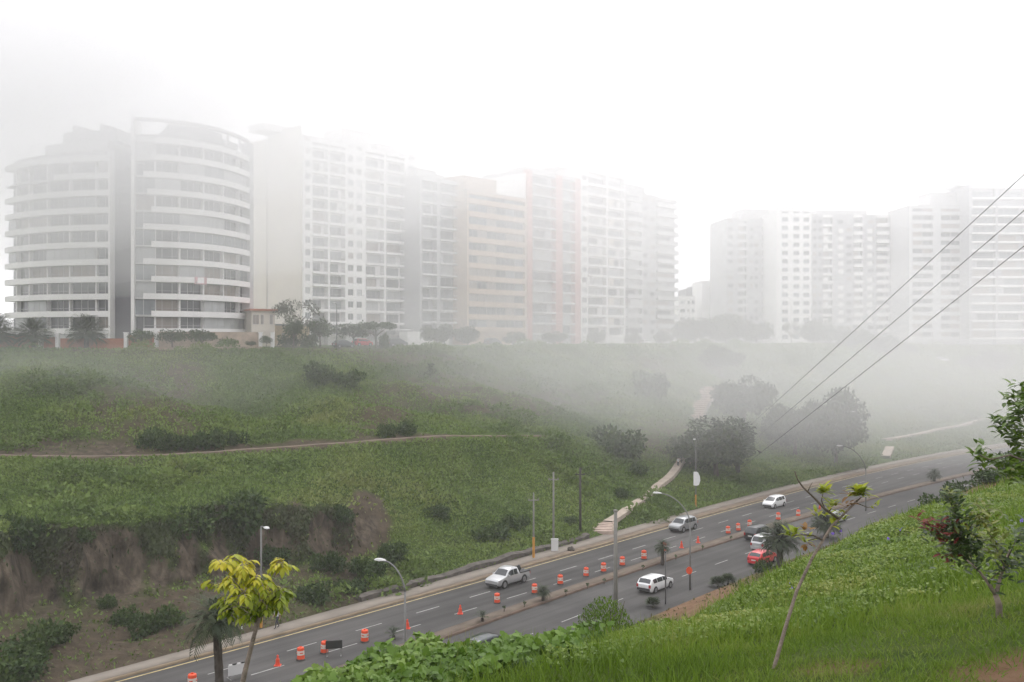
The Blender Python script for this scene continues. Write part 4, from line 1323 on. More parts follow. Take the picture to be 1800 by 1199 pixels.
link_mesh('crown', leaf_mesh('crown', np.array(ps), np.full(len(ps), .42), M['leaf_tree'], out=np.array(ds)), t)

# --- plants along the cliff top: (kind, px, base py, Y, width px, height px, label)
CT = [('round', 248, 607, 161, 42, 30, 'clipped round tree in front of the red brick wall below the white fin'), ('round', 303, 608, 164.5, 46, 30, 'clipped round tree, left of two in front of the tan stone wall'),
      ('round', 355, 608, 167, 46, 29, 'clipped round tree, right of two in front of the tan stone wall'), ('round', 400, 610, 170, 30, 15, 'low clipped shrub in front of the tan stone wall'),
      ('round', 441, 609, 173, 16, 11, 'tiny clipped shrub near the right end of the stone wall'), ('round', 468, 611, 176.5, 20, 18, 'small clipped tree between two white posts'),
      ('loose', 520, 610, 188, 88, 88, 'tall sparse grey green tree in front of the blank side wall'), ('shrub', 505, 612, 184, 40, 22, 'dark hedge bush below the sparse grey green tree, left one'),
      ('round', 516, 612, 182, 34, 40, 'rounded dark tree at the foot of the sparse grey green tree'), ('round', 563, 612, 186, 46, 42, 'dark bushy tree right of the sparse grey green tree'),
      ('shrub', 540, 613, 183, 40, 26, 'dark hedge bush below the sparse grey green tree, right one'),
      ('flat', 662, 616, 190, 78, 44, 'flat topped leaning tree in front of the white tower'), ('round', 622, 614, 192, 56, 36, 'dark bushy tree under the crown of the flat topped tree'),
      ('shrub', 675, 613, 189, 22, 30, 'small upright shrub beside the trunk of the flat topped tree'),
      ('tree', 768, 608, 218, 58, 44, 'misty tree in front of the mid grey block'), ('tree', 822, 608, 222, 52, 40, 'misty tree between the mid grey and the orange block'),
      ('tree', 905, 606, 240, 40, 24, 'low misty tree at the foot of the orange block'), ('tree', 975, 606, 250, 44, 28, 'low misty tree at the foot of the brick pink block'),
      ('round', 1050, 606, 270, 34, 30, 'misty round tree at the foot of the white balcony tower'), ('round', 1113, 606, 280, 30, 22, 'misty bush at the left foot of the dark grey tower'),
      ('round', 1166, 606, 285, 34, 28, 'misty round tree at the right foot of the dark grey tower'),
      ('tree', 1222, 607, 300, 70, 55, 'broad misty tree standing in the gap, left of three'), ('tree', 1275, 606, 302, 74, 56, 'broad misty tree standing in the gap, middle of three'),
      ('tree', 1328, 606, 304, 62, 50, 'broad misty tree standing in the gap, right of three'), ('loose', 1391, 606, 318, 34, 42, 'small open tree with a pale trunk in front of the narrow white tower'),
      ('tree', 1440, 605, 320, 66, 44, 'misty tree right of the narrow white tower, left of three'), ('tree', 1492, 605, 322, 66, 44, 'misty tree below the wide grey block, middle of three'),
      ('tree', 1548, 605, 324, 60, 40, 'misty tree below the wide grey block, right of three'), ('round', 1596, 604, 326, 30, 24, 'misty bush left of the tower with wide windows'),
      ('round', 1572, 604, 327, 20, 14, 'small misty bush by the street below the wide grey block'), ('tree', 1745, 604, 326, 56, 46, 'misty tree in front of the broad tower at the right edge'), ('round', 1706, 603, 328, 40, 26, 'misty bush left of the tree before the broad right tower')]
for (kind, px, py, Y, w, h, lb) in CT:
    if kind == 'round' and px > 1000: kind = 'tree'
    p = top_at(px, Y)
    if kind == 'tree': p.z -= .18 * h / F * Y; h *= 1.15; w *= 1.12
    hh = h + (py - (599.5 - F * (p.z - CAM_Z) / Y))
    r = w / F * Y / 2 * (1.25 if kind == 'round' else 1.0)
    top = {'round': 1.9, 'loose': 2.0, 'flat': 1.42, 'tree': 1.6, 'shrub': 1.05}[kind]
    plant('tree' if kind != 'shrub' else 'shrub', kind, p, r, max(h, 6) / F * Y / top * (1.25 if kind == 'round' else 1.0), lb, 'tree' if kind != 'shrub' else 'shrub', 'trees and bushes along the cliff top')

# --- palms
def frond_template(nl=13, droop=.55, w=.26):
    tv, tf = [], []
    for k in range(nl):
        t = .12 + .88 * k / (nl - 1)
        z = .35 * t - droop * t ** 2.2
        x = t * (1 - .12 * t)
        for s in (-1, 1):
            L = w * (1.15 - abs(t - .45)) * 1.1
            b = len(tv)
            tv += [(x, 0, z), (x + L * .35 + .02, s * L * .55, z - .02), (x + L * .75, s * L, z - .10 - .1 * t), (x + L * .25 + .05, s * L * .42, z - .03)]
            tf.append((b, b + 1, b + 2, b + 3))
    b = len(tv)
    for k in range(6):
        t = k / 5
        tv += [(t * (1 - .12 * t), -.012, .35 * t - droop * t ** 2.2), (t * (1 - .12 * t), .012, .35 * t - droop * t ** 2.2 + .004)]
    for k in range(5): tf.append((b + 2 * k, b + 2 * k + 2, b + 2 * k + 3, b + 2 * k + 1))
    return tv, tf
def fan_template(n=11):
    tv, tf = [], []
    for k in range(n):
        a = (k / (n - 1) - .5) * 3.6
        b = len(tv)
        c, s = math.cos(a), math.sin(a)
        tv += [(.42, 0, 0), (.42 + .4 * c + .05 * s, .4 * s - .05 * c, .03), (.42 + .60 * c, .60 * s, -.06), (.42 + .4 * c - .05 * s, .4 * s + .05 * c, .03)]
        tf.append((b, b + 1, b + 2, b + 3))
    b = len(tv)
    tv += [(0, -.012, 0), (0, .012, 0), (.43, .012, 0), (.43, -.012, 0)]
    tf.append((b, b + 1, b + 2, b + 3))
    return tv, tf
def palm_crown(n, fan=False, seed=0, lo=-.5, droop=.55):
    tv, tf = fan_template() if fan else frond_template(droop=droop)
    a = np.arange(n) * 2.39996 + RNG.random(n) * .4
    el = np.linspace(1.25, lo, n) + RNG.random(n) * .2
    d = np.stack([np.cos(a) * np.cos(el), np.sin(a) * np.cos(el), np.sin(el)], 1)
    up = np.repeat(np.array([[0, 0, 1.0]]), n, 0) + unit_rand(n) * .12
    return scatter('crown', tv, tf, np.zeros((n, 3)) + d * .02, frames(d, up), .85 + .3 * RNG.random(n), M['leaf_palm'])
PC = {'date': palm_crown(60), 'big': palm_crown(100, False, 1, -.7, .25), 'tuft': palm_crown(16, False, 2, .1, .35), 'fan': palm_crown(20, True, 3, .1)}
def palm(kind, p, r, h, label, tr=.12, group='palms', name='palm_tree'):
    root = empty(name, p, label, 'palm', group, random.random() * 6)
    mb = MB()
    n = max(4, int(h / .35))
    pts = [(.04 * h * math.sin(k / n * 2.5), .02 * h * (k / n) ** 2, -.3 + (h + .3) * k / n) for k in range(n + 1)]
    mb.tube(pts, [tr * (1.25 - .25 * k / n) * (1 + .12 * (k % 2)) for k in range(n + 1)], 9)
    mb.build('trunk', M['palmtrunk'], root)
    c = link_mesh('crown', PC[kind], root, pts[-1])
    c.scale = (r, r, r)
    return root
def toe(px, py):
    p = G(px, py, .5)
    return Vector((p.x, p.y, float(near_z(*to_uv(p.x, p.y)))))
def gp(px, py): return G(px, py, .14)
palm('big', toe(1372, 1003), 2.1, 2.5, 'bushy dark palm standing by the red car', .28, 'palms by the road')
palm('big', toe(1452, 938), 2.0, 1.6, 'dark palm half hidden behind the leaning sapling', .25, 'palms by the road')
palm('date', gp(955, 1056), .75, .75, 'small palm on the median right of the silver pickup', .14, 'palms by the road')
palm('date', gp(1164, 991), .95, 1.7, 'thin palm on the median behind the short dark pole', .16, 'palms by the road')
palm('tuft', gp(848, 1092), .75, .3, 'bushy young palm on the median, left of the small palm near the pickup', .12, 'palms by the road')
palm('tuft', gp(692, 1121), .8, .2, 'bushy young palm at the foot of the curved lamp above the vines', .12, 'palms by the road')
palm('date', gp(1642, 846), 1.3, 1.0, 'dark young palm far along the median near the road bend', .2, 'palms by the road')
palm('fan', toe(1262, 1023), 1.0, .15, 'fan leaved palm tuft on the verge, left one of two', .1, 'palms by the road')
palm('fan', toe(1280, 1021), 1.0, .2, 'fan leaved palm tuft on the verge, right one of two', .1, 'palms by the road')
palm('fan', toe(1148, 1058), .9, .12, 'low palm tuft on the verge in front of the white estate car', .1, 'palms by the road')
pp = near_at((372 - 900) / F * 44, 44)
palm('date', pp, 1.45, 11.4 - pp.z, 'tall thin palm with a dark trunk in the lower left', .17, 'palms by the road')
for (px, Y, r, h, lb) in [(-8, 153, 3.4, 2.2, 'wide palm cut by the left edge along the red wall'), (60, 155.6, 3.0, 2.0, 'wide palm above the red wall, between the two other wide palms'), (152, 158.4, 3.2, 2.4, 'wide palm in front of the leftmost block, nearest the dark stair tower')]:
    palm('big', top_at(px, Y), r, h, lb, .3, 'palms along the cliff top')

M['leaf_bush'] = foliage('bush_leaves', [(.055, .105, .012), (.09, .155, .016), (.14, .21, .025)], 1.5, .3)
# --- bushes on the near slope
NB = [(1063, 17.0, 100, .62, 'leafy bright green bush rising behind the tall grass'), (1545, 62, 64, .55, 'olive brush on the near slope right of the leaning sapling'), (1498, 52, 62, .8, 'grey green bush behind the fork of the leaning sapling'),
      (1592, 56, 74, .6, 'dense dark bush on the near slope, left of the red leaved tree'), (1628, 66, 64, .6, 'brown green bush on the near slope above the dense dark bush'),
      (1664, 78, 70, .6, 'olive bush near the end of the median'), (1706, 92, 84, .6, 'misty olive bush on the near slope beside the road bend'), (1742, 70, 70, .45, 'low bush on the near slope below the right edge branch'),
      (1790, 84, 80, .6, 'bush on the near slope at the right edge of the photo'), (1345, 101, 40, .6, 'dry bush at the foot of the bushy dark palm'), (1690, 60, 60, .4, 'low dry bush on the near slope behind the red leaved tree')]
NBR = []
for i, (px, Yb, w, hf, lb) in enumerate(NB):
    p = near_at((px - 900) / F * Yb, Yb)
    r = w / F * p.y / 2 * 1.1
    if i == 0:
        root = empty('bush', (p.x, p.y, p.z), lb, 'bush', 'bushes on the near slope')
        ztop = CAM_Z - (1050 - 599.5) / F * p.y
        n = 6000
        hh = max(ztop - p.z, .6)
        q = unit_rand(n) * np.array([r, r, hh * .5]) * (.35 + .65 * RNG.random((n, 1)) ** .5) + np.array([0, 0, hh * .5])
        link_mesh('foliage', leaf_mesh('foliage', q, .03 + .04 * RNG.random(n), M['leaf_bush'], LEAF_V, LEAF_F, out=q / r, width=.8), root)
        mb = MB()
        for k in range(9):
            a = k * .7
            mb.tube([(0, 0, -.3), (r * .3 * math.cos(a), r * .3 * math.sin(a), hh * .5), (r * .75 * math.cos(a), r * .75 * math.sin(a), hh * (.6 + .05 * k))], [.02, .012, .005], 5)
        mb.build('stem', M['bark'], root)
    else:
        plant('bush', 'shrub', p + Vector((0, 0, -.2 * r)), r, r * 2.0 * hf, lb, 'bush', 'bushes on the near slope')

# ------------------------------------------------------------------ footpaths and stairs
def drape(pts, n):
    """smooth polyline of pixels -> points on the far slope"""
    P3 = [hill_px(*p) for p in pts]
    a = np.array(P3)
    t = np.concatenate([[0], np.cumsum(np.linalg.norm(np.diff(a, axis=0), axis=1))])
    s = np.linspace(0, t[-1], n)
    xy = np.stack([np.interp(s, t, a[:, k]) for k in range(2)], 1)
    for _ in range(40): xy[1:-1] = (xy[:-2] + 2 * xy[1:-1] + xy[2:]) / 4
    return xy
def footpath(name, pts, w, n=60, kind='structure', m=None, lift=.12):
    xy = drape(pts, n)
    t = np.gradient(xy, axis=0); t /= np.linalg.norm(t, axis=1, keepdims=True)
    nr_ = np.stack([-t[:, 1], t[:, 0]], 1)
    mb = MB()
    vs = []
    zs = np.array([max(hill_z(*xy[k]), hill_z(*(xy[k] + nr_[k] * w / 2)), hill_z(*(xy[k] - nr_[k] * w / 2))) for k in range(n)])
    for _ in range(25): zs[1:-1] = (zs[:-2] + 2 * zs[1:-1] + zs[2:]) / 4
    for k in range(n):
        z = zs[k] + lift
        for s in (-1, 1): vs.append((*(xy[k] + s * nr_[k] * w / 2), z))
        for s in (-1, 1): vs.append((*(xy[k] + s * nr_[k] * (w / 2 + .05)), z - .5))
    fs = []
    for k in range(n - 1):
        a, b_ = 4 * k, 4 * k + 4
        fs += [(a, a + 1, b_ + 1, b_), (a + 2, a, b_, b_ + 2), (a + 1, a + 3, b_ + 3, b_ + 1)]
    mb.add(vs, fs)
    o = mb.build(name, m or M['path'])
    o['kind'] = kind
    return o
footpath('footpath', [(1068, 922), (1085, 908), (1112, 888), (1148, 862), (1176, 842), (1190, 826), (1198, 812)], 1.25, lift=.1)
footpath('footpath', [(1556, 806), (1560, 797), (1564, 785)], 1.7, 20, lift=.06)
footpath('dirt_track', TRACK, 1.0, 160, m=M['dirt'], lift=.10)
footpath('footpath', [(1553, 774), (1600, 766), (1650, 755), (1710, 744), (1775, 733)], 1.3, 60)
def stairs(label, pts, w, n):
    P3 = [hill_px(*p) for p in pts]
    a = np.array(P3)
    t = np.concatenate([[0], np.cumsum(np.linalg.norm(np.diff(a, axis=0), axis=1))])
    s = np.linspace(0, t[-1], n + 1)
    c = np.stack([np.interp(s, t, a[:, k]) for k in range(3)], 1)
    root = empty('stairway', tuple(c[0]), label, 'stairs', 'stair flights of the footpath')
    o = c[0]
    mb, sd = MB(), MB()
    for k in range(n):
        d = (c[k + 1] - c[k])[:2]; L = np.linalg.norm(d); d = d / L
        q = np.array([-d[1], d[0]])
        A_ = (c[k] - o); z = c[k + 1][2] - o[2] + .3
        poly = [tuple(A_[:2] - q * w / 2), tuple(A_[:2] + d * L * .8 - q * w / 2), tuple(A_[:2] + d * L * .8 + q * w / 2), tuple(A_[:2] + q * w / 2)]
        mb.prism(poly, z - .7, z)
        for sg in (-1, 1):
            b0 = A_[:2] + q * sg * (w / 2 + .01); b1 = b0 + q * sg * .25; e0 = b0 + d * L; e1 = b1 + d * L
            sd.prism([tuple(b0), tuple(e0), tuple(e1), tuple(b1)] if sg < 0 else [tuple(b0), tuple(b1), tuple(e1), tuple(e0)], z - .8, z + .1)
    mb.build('tread', M['steps'], root)
    sd.build('side_kerb', M['path'], root)
stairs('flight of steps climbing from the pavement to the footpath behind the pale concrete pole', [(1061, 942), (1060, 934), (1062, 927), (1068, 921)], 2.2, 6)
stairs('pinkish flight of steps beside the dark tree, just above where two people stand', [(1198, 811), (1204, 799), (1211, 784)], 2.4, 8)
stairs('upper pinkish flight of steps disappearing into the mist', [(1220, 735), (1227, 718), (1238, 702), (1252, 682)], 3.2, 14)

# low dark retaining wall along the pavement
us = np.linspace(*[float(to_uv(*G(x, y).xy)[0]) for x, y in ((640, 1062), (1046, 950))], 60)
va = vO(us) + .06
mb = MB(); vs = []
for k in range(len(us)):
    hk = .55 + .35 * float(fbm(us[k] / 3, 1.3, 141))
    for dv, z in ((0, -.1), (.03, hk), (.75, hk + .12), (1.4, .1)):
        vs.append((*to_xy(us[k], va[k] + dv + .15 * float(fbm(us[k] / .8, z, 143))), z))
fs = [(4 * k + j, 4 * k + 4 + j, 4 * k + 5 + j, 4 * k + 1 + j) for k in range(len(us) - 1) for j in range(3)] + [(0, 1, 2, 3), tuple(4 * (len(us) - 1) + j for j in (3, 2, 1, 0))]
mb.add(vs, fs)
tag(mb.build('retaining_wall', M['wallstone']), 'low dark rubble wall along the back of the pavement', 'wall')

# ------------------------------------------------------------------ poles, lamps, drums, signs
def px_h(p, py):            # world height of pixel row py above a point's distance
    return CAM_Z - (py - 599.5) / F * p.y
def street_lamp(base, top_py, head_px, head_py, label, group='street lamps', r=.085, band=False, arm_y=None):
    root = empty('street_lamp', base, label, 'street lamp', group)
    zt = px_h(base, top_py) - base.z
    hz_ = px_h(base, head_py) - base.z
    hx = (head_px - 900) / F * base.y - base.x
    hy = abs(hx) * .5 if arm_y is None else arm_y
    mb = MB(); mb.tube([(0, 0, -.3), (0, 0, zt * .5), (0, 0, zt)], [r * 1.3, r, r * .8], 10); mb.build('pole', M['metal_pole'], root, smooth=True)
    pts = []
    for k in range(9):
        t = k / 8
        pts.append((hx * t ** 1.5 * .96, hy * t ** 1.5 * .96, zt + (hz_ - zt) * (1 - (1 - t) ** 1.7)))
    mb = MB(); mb.tube(pts, [r * .75 - .002 * k for k in range(9)], 8); mb.build('arm', M['metal_pole'], root, smooth=True)
    d = Vector((hx, hy, 0)).normalized() if abs(hx) > .01 else Vector((-1, 0, 0))
    e = Vector(pts[-1])
    L, W = .75, .2
    mb = MB()
    for k, (t, w, h0) in enumerate([(-.1, .06, .05), (.15, .16, .1), (.5, .2, .12), (.75, .12, .06)]):
        pass
    q = Vector((-d.y, d.x, 0))
    secs = []
    for t, w, h0 in [(-.1, .07, .05), (.12, .17, .10), (.45, .21, .12), (.72, .17, .09), (.8, .08, .04)]:
        c = e + d * t
        secs.append([c - q * w, c - q * w * .7 + Vector((0, 0, h0)), c + q * w * .7 + Vector((0, 0, h0)), c + q * w])
    vs = [tuple(v) for s in secs for v in s]
    fs = [(4 * i + j, 4 * i + (j + 1) % 4, 4 * i + 4 + (j + 1) % 4, 4 * i + 4 + j) for i in range(4) for j in range(4)] + [(3, 2, 1, 0), (16, 17, 18, 19)]
    mb.add(vs, fs); mb.build('lamp_housing', M['lgrey'], root)
    mb = MB()
    vs = []
    for t, w, h0 in [(.12, .13, -.03), (.45, .16, -.1), (.72, .12, -.05)]:
        c = e + d * t
        vs += [tuple(c - q * w + Vector((0, 0, -.004))), tuple(c + Vector((0, 0, h0))), tuple(c + q * w + Vector((0, 0, -.004)))]
    mb.add(vs, [(0, 1, 4, 3), (1, 2, 5, 4), (3, 4, 7, 6), (4, 5, 8, 7)]); mb.build('lamp_glass', M['lamp'], root)
    if band:
        mb = MB(); mb.lathe([(r * 1.36, -.05), (r * 1.36, 1.9), (r * 1.2, 1.92)], 10); mb.build('painted_band', M['ypole'], root)
    return root
street_lamp(G(712, 1226), 1040, 672, 990, 'curved grey street lamp rising from behind the vines, nearest the camera')
lamp2 = street_lamp(G(1213, 1037), 918, 1163, 871, 'curved street lamp whose pole carries an orange board')
street_lamp(G(1522, 898), 826, 1485, 786, 'faint curved street lamp by the bend, right of the leaning sapling top')
street_lamp(G(1223, 893, .1), 775, 1219, 771, 'street lamp pole carrying a white banner beside the footpath', band=True, arm_y=-1.0)
street_lamp(G(459, 1104, .1), 926, 470, 924, 'tall far side street lamp with a yellow foot behind the yellow green sapling', band=True, arm_y=-.8)
street_lamp(G(1467, 826, .1), 728, 1493, 723, 'pale street lamp lost in the trees of the ravine', arm_y=-1.2)
p = top_at(592, 178)
street_lamp(p, 536, 590, 533, 'straight pale lamp post on the cliff top in front of the white tower', arm_y=-.6)
p = top_at(955, 232)
street_lamp(p, 582, 957, 580, 'faint short lamp post on the cliff top below the brick pink block', arm_y=-.6)

# orange board on the second lamp, banner on the fourth
L = G(1213, 1037)
z0 = px_h(L, 1002)
mb = MB(); c_ = []
for k in range(24): c_.append((.30 * math.cos(k * math.pi / 12), .36 * math.sin(k * math.pi / 12)))
vs = [(x, 0, y) for x, y in c_] + [(x, .05, y) for x, y in c_]
mb.add(vs, [tuple(range(24)), tuple(range(24, 48))[::-1]] + [(i, 24 + i, 24 + (i + 1) % 24, (i + 1) % 24) for i in range(24)])
bd = empty('road_sign', (L.x - .12, L.y - .25, z0), 'round orange board fixed on a lamp pole', 'sign')
mb.build('sign_board', M['drum'], bd)
MB().box(-.04, .16, .06, .14, -.06, .06).build('bracket', M['metal_pole'], bd)
L = G(1223, 893, .1)
za, zb_ = px_h(L, 853), px_h(L, 829)
bn = empty('pole_banner', (L.x, L.y, za), 'white pole banner with a curved outer edge hanging beside the footpath', 'banner')
H_ = zb_ - za
poly = [(-.35, 0), (.06, -.05), (.42, .05), (.62, H_ * .35), (.58, H_ * .65), (.3, H_ * .95), (.1, H_), (-.35, H_)]
vs = [(x, -.16, z) for x, z in poly] + [(x, -.13, z) for x, z in poly]
n = len(poly)
MB().add(vs, [tuple(range(n)), tuple(range(n, 2 * n))[::-1]] + [(i, n + i, n + (i + 1) % n, (i + 1) % n) for i in range(n)]).build('cloth', M['banner'], bn)
MB().tube([(-.02, -.1, H_ + .02), (.5, -.1, H_ + .02)], .025, 6).tube([(-.02, -.1, -.06), (.5, -.1, -.06)], .025, 6).build('bracket', M['metal_pole'], bn)

def pole(base, top_py, m, label, r0=.16, r1=.1, band=False, cat='pole', arms=True, name='utility_pole', group='poles by the road'):
    root = empty(name, base, label, cat, group)
    zt = px_h(base, top_py) - base.z
    mb = MB(); mb.tube([(0, 0, -.4), (0, 0, zt * .5), (0, 0, zt)], [r0, (r0 + r1) / 2, r1], 10); mb.build('shaft', m, root, smooth=True)
    if band: MB().lathe([(r0 * 1.1, -.1), (r0 * 1.08, 2.3), (r0, 2.32)], 10).build('painted_band', M['ypole'], root)
    if arms:
        mb = MB(); mb.box(-.6, .6, -.06, .06, zt - .9, zt - .78)
        for x in (-.5, 0, .5): mb.lathe([(.04, 0), (.06, .05), (.03, .16)], 8, 0, (x, 0, zt - .78 + .0))
        mb.build('crossarm', m, root)
    else:
        MB().lathe([(r1 * 1.25, zt - .02), (r1 * 1.3, zt + .12), (r1 * .6, zt + .16)], 10).build('cap', m, root)
    return root
pole(G(938, 981, .1), 866, M['concrete_pole'], 'thin pale pole with a yellow foot at the back of the pavement', .13, .08, True)
po = pole(G(973, 968, .1), 830, M['concrete_pole'], 'pale utility pole with a painted box at its foot', .14, .1)
MB().box(-.28, .52, -.5, -.2, 0, 1.35).box(-.3, .54, -.52, -.18, 1.352, 1.42).build('utility_box', M['sign_mix2'] if 'sign_mix2' in M else M['lgrey'], po)
pole(hill_px(1020, 934), 822, M['wood_pole'], 'dark timber pole standing in the grass', .17, .13)
p = near_px(1082, 1062); p = G(1082, 1082)
pole(p, 899, M['concrete_pole'], 'thick pale concrete pole in front of the footpath stairs', .2, .15, arms=False)
M['dark_pole'] = mat('dark_metal_pole', (.09, .09, .09), .6, var=.1)
pole(G(1170, 1062), 972, M['dark_pole'], 'short dark pole beside the white estate car', .07, .06, arms=False)
pole(hill_px(1297, 834), 790, M['wood_pole'], 'short dark post below the spreading tree where a cable ends', .42, .36, arms=False, name='timber_post')
bp_ = empty('striped_post', G(425, 1110, .1), 'thin black and white striped post on the far pavement', 'post')
for k in range(10):
    MB().lathe([(.05, k * .22), (.05, k * .22 + .218)], 8).build('stripe_band', M['white'] if k % 2 else M['black'], bp_)

# traffic drums
def make_drum(p, label):
    root = empty('traffic_drum', p, label, 'traffic drum', 'orange traffic drums along the median')
    MB().lathe([(.40, 0), (.40, .07), (.33, .12)], 18).build('base', M['rubber'], root)
    MB().lathe([(.325, .121), (.315, .30), (.30, .302), (.295, .95), (.27, 1.02), (.20, 1.04), (.18, 1.03)], 18).build('body', M['drum'], root, smooth=False)
    MB().lathe([(.302, .43), (.306, .432), (.303, .78), (.298, .782)], 18).build('white_band', M['drumw'], root)
    for a in range(4): MB().box(-.13, .13, -.313, -.302, .57, .65).build('band_mark', M['drum'], root, None, a * math.pi / 2)
    MB().box(-.1, .1, -.03, .03, 1.035, 1.12).build('handle', M['drum'], root)
    return root
ORD = ['first', 'second', 'third', 'fourth', 'fifth', 'sixth', 'seventh', 'eighth', 'ninth', 'tenth', 'eleventh', 'twelfth', 'thirteenth', 'fourteenth', 'fifteenth', 'sixteenth', 'seventeenth']
DR = [(338, 1211), (529, 1160), (570, 1148), (641, 1128), (874, 1060), (940, 1043), (985, 1027), (1030, 1013), (1061, 1005), (1094, 994), (1132, 983), (1167, 969), (1280, 938), (1298, 933), (1318, 927), (1368, 914), (1403, 908)]
d0 = None
for i, (px, py) in enumerate(DR):
    lb = ORD[i] + ' orange and white drum from the left along the median'
    if d0 is None: d0 = make_drum(G(px, py), lb)
    else:
        c = copy_tree(d0); c.location = G(px, py); c['label'] = lb
        c.rotation_euler = (R(random.uniform(-2.5, 2.5)), R(random.uniform(-2.5, 2.5)), i * .4)
        s_ = random.uniform(.84, .95); c.scale = (s_, s_, s_)
CN = [(488, 1170, 'red orange cone, leftmost of the small cones in the roadway'), (716, 1105, 'red orange cone beside the curved lamp nearest the camera'), (809, 1079, 'red orange cone between the nearest curved lamp and the pickup'),
      (1198, 963, 'red orange cone left of the lamp with the orange board'), (1227, 954, 'red orange cone right of the lamp with the orange board'), (1441, 897, 'red orange cone far along the median behind the sapling')]
c0 = None
for i, (px, py, lb) in enumerate(CN):
    if c0 is None:
        c0 = empty('traffic_cone', G(px, py), lb, 'traffic cone', 'small cones along the median')
        MB().box(-.24, .24, -.24, .24, 0, .05).build('base', M['red_r'], c0)
        MB().lathe([(.19, .051), (.15, .25), (.13, .5), (.08, .52), (.07, .74), (.05, .78)], 14).build('body', M['red_r'], c0)
        MB().lathe([(.136, .42), (.139, .422), (.134, .49), (.12, .491)], 14).build('collar', M['drum'], c0)
    else:
        c = copy_tree(c0); c.location = G(px, py); c['label'] = lb

def board_sign(p, w, h, z, m, label, rot, ledge=False):
    root = empty('road_sign', p, label, 'sign', None, rot)
    MB().box(-w / 2, w / 2, -.02, .02, z, z + h).build('sign_board', m, root)
    for x in (-w * .42, w * .42):
        MB().tube([(x, .05, 0), (x, .05, z + h + .12)], .03, 8).build('leg', M['metal_pole'], root)
        MB().box(x - .04, x + .04, -.35, .45, 0, .04).build('foot', M['metal_pole'], root)
    if ledge:
        for k in range(4):
            x = -w / 2 + w * (k + .5) / 4
            MB().box(x - w * .09, x + w * .09, -.03, .03, z + h + .002, z + h + .09).build('edge_block', M['black'] if k % 2 else M['white'], root)
    return root
board_sign(G(587, 1153), 1.25, .62, .55, M['black'], 'plain dark board on two legs beside an orange drum', R(12))
board_sign(G(416, 1192), 1.25, .72, .25, M['lgrey'], 'pale grey barrier board with a striped top edge, lower left', R(38), True)

# small stubby plants on the median
STB = [(886, 1075), (922, 1067), (995, 1046), (1033, 1034), (1062, 1026), (1130, 1002), (1188, 984), (1235, 967), (1285, 950), (1330, 938)]
for i, (px, py) in enumerate(STB):
    p = gp(px, py)
    root = empty('small_plant', p, ORD[i] + ' stubby plant from the left in the row on the median', 'plant', 'stubby plants on the median', i)
    MB().tube([(0, 0, -.05), (.02, 0, .2), (0, .02, .38)], [.05, .04, .025], 6).build('stem', M['bark'], root)
    n = 40
    link_mesh('foliage', leaf_mesh('foliage', unit_rand(n) * np.array([.11, .11, .1]) + np.array([0, 0, .4]), np.full(n, .14), M['leaf_shrub']), root)
hp = G(1006, 968, .1)
n = 0
rk = empty('rubble_heap', hp, 'small dark heap of rubble on the verge right of the utility box', 'rubble')
for k in range(5):
    bm = bmesh.new(); bmesh.ops.create_icosphere(bm, subdivisions=2, radius=.22)
    for v in bm.verts: v.co *= random.uniform(.75, 1.15)
    me = bpy.data.meshes.new('rock'); bm.to_mesh(me); bm.free(); me.materials.append(M['wallstone'])
    link_mesh('rock', me, rk, (random.uniform(-.6, .6), random.uniform(-.2, .2), .1 + .05 * k))

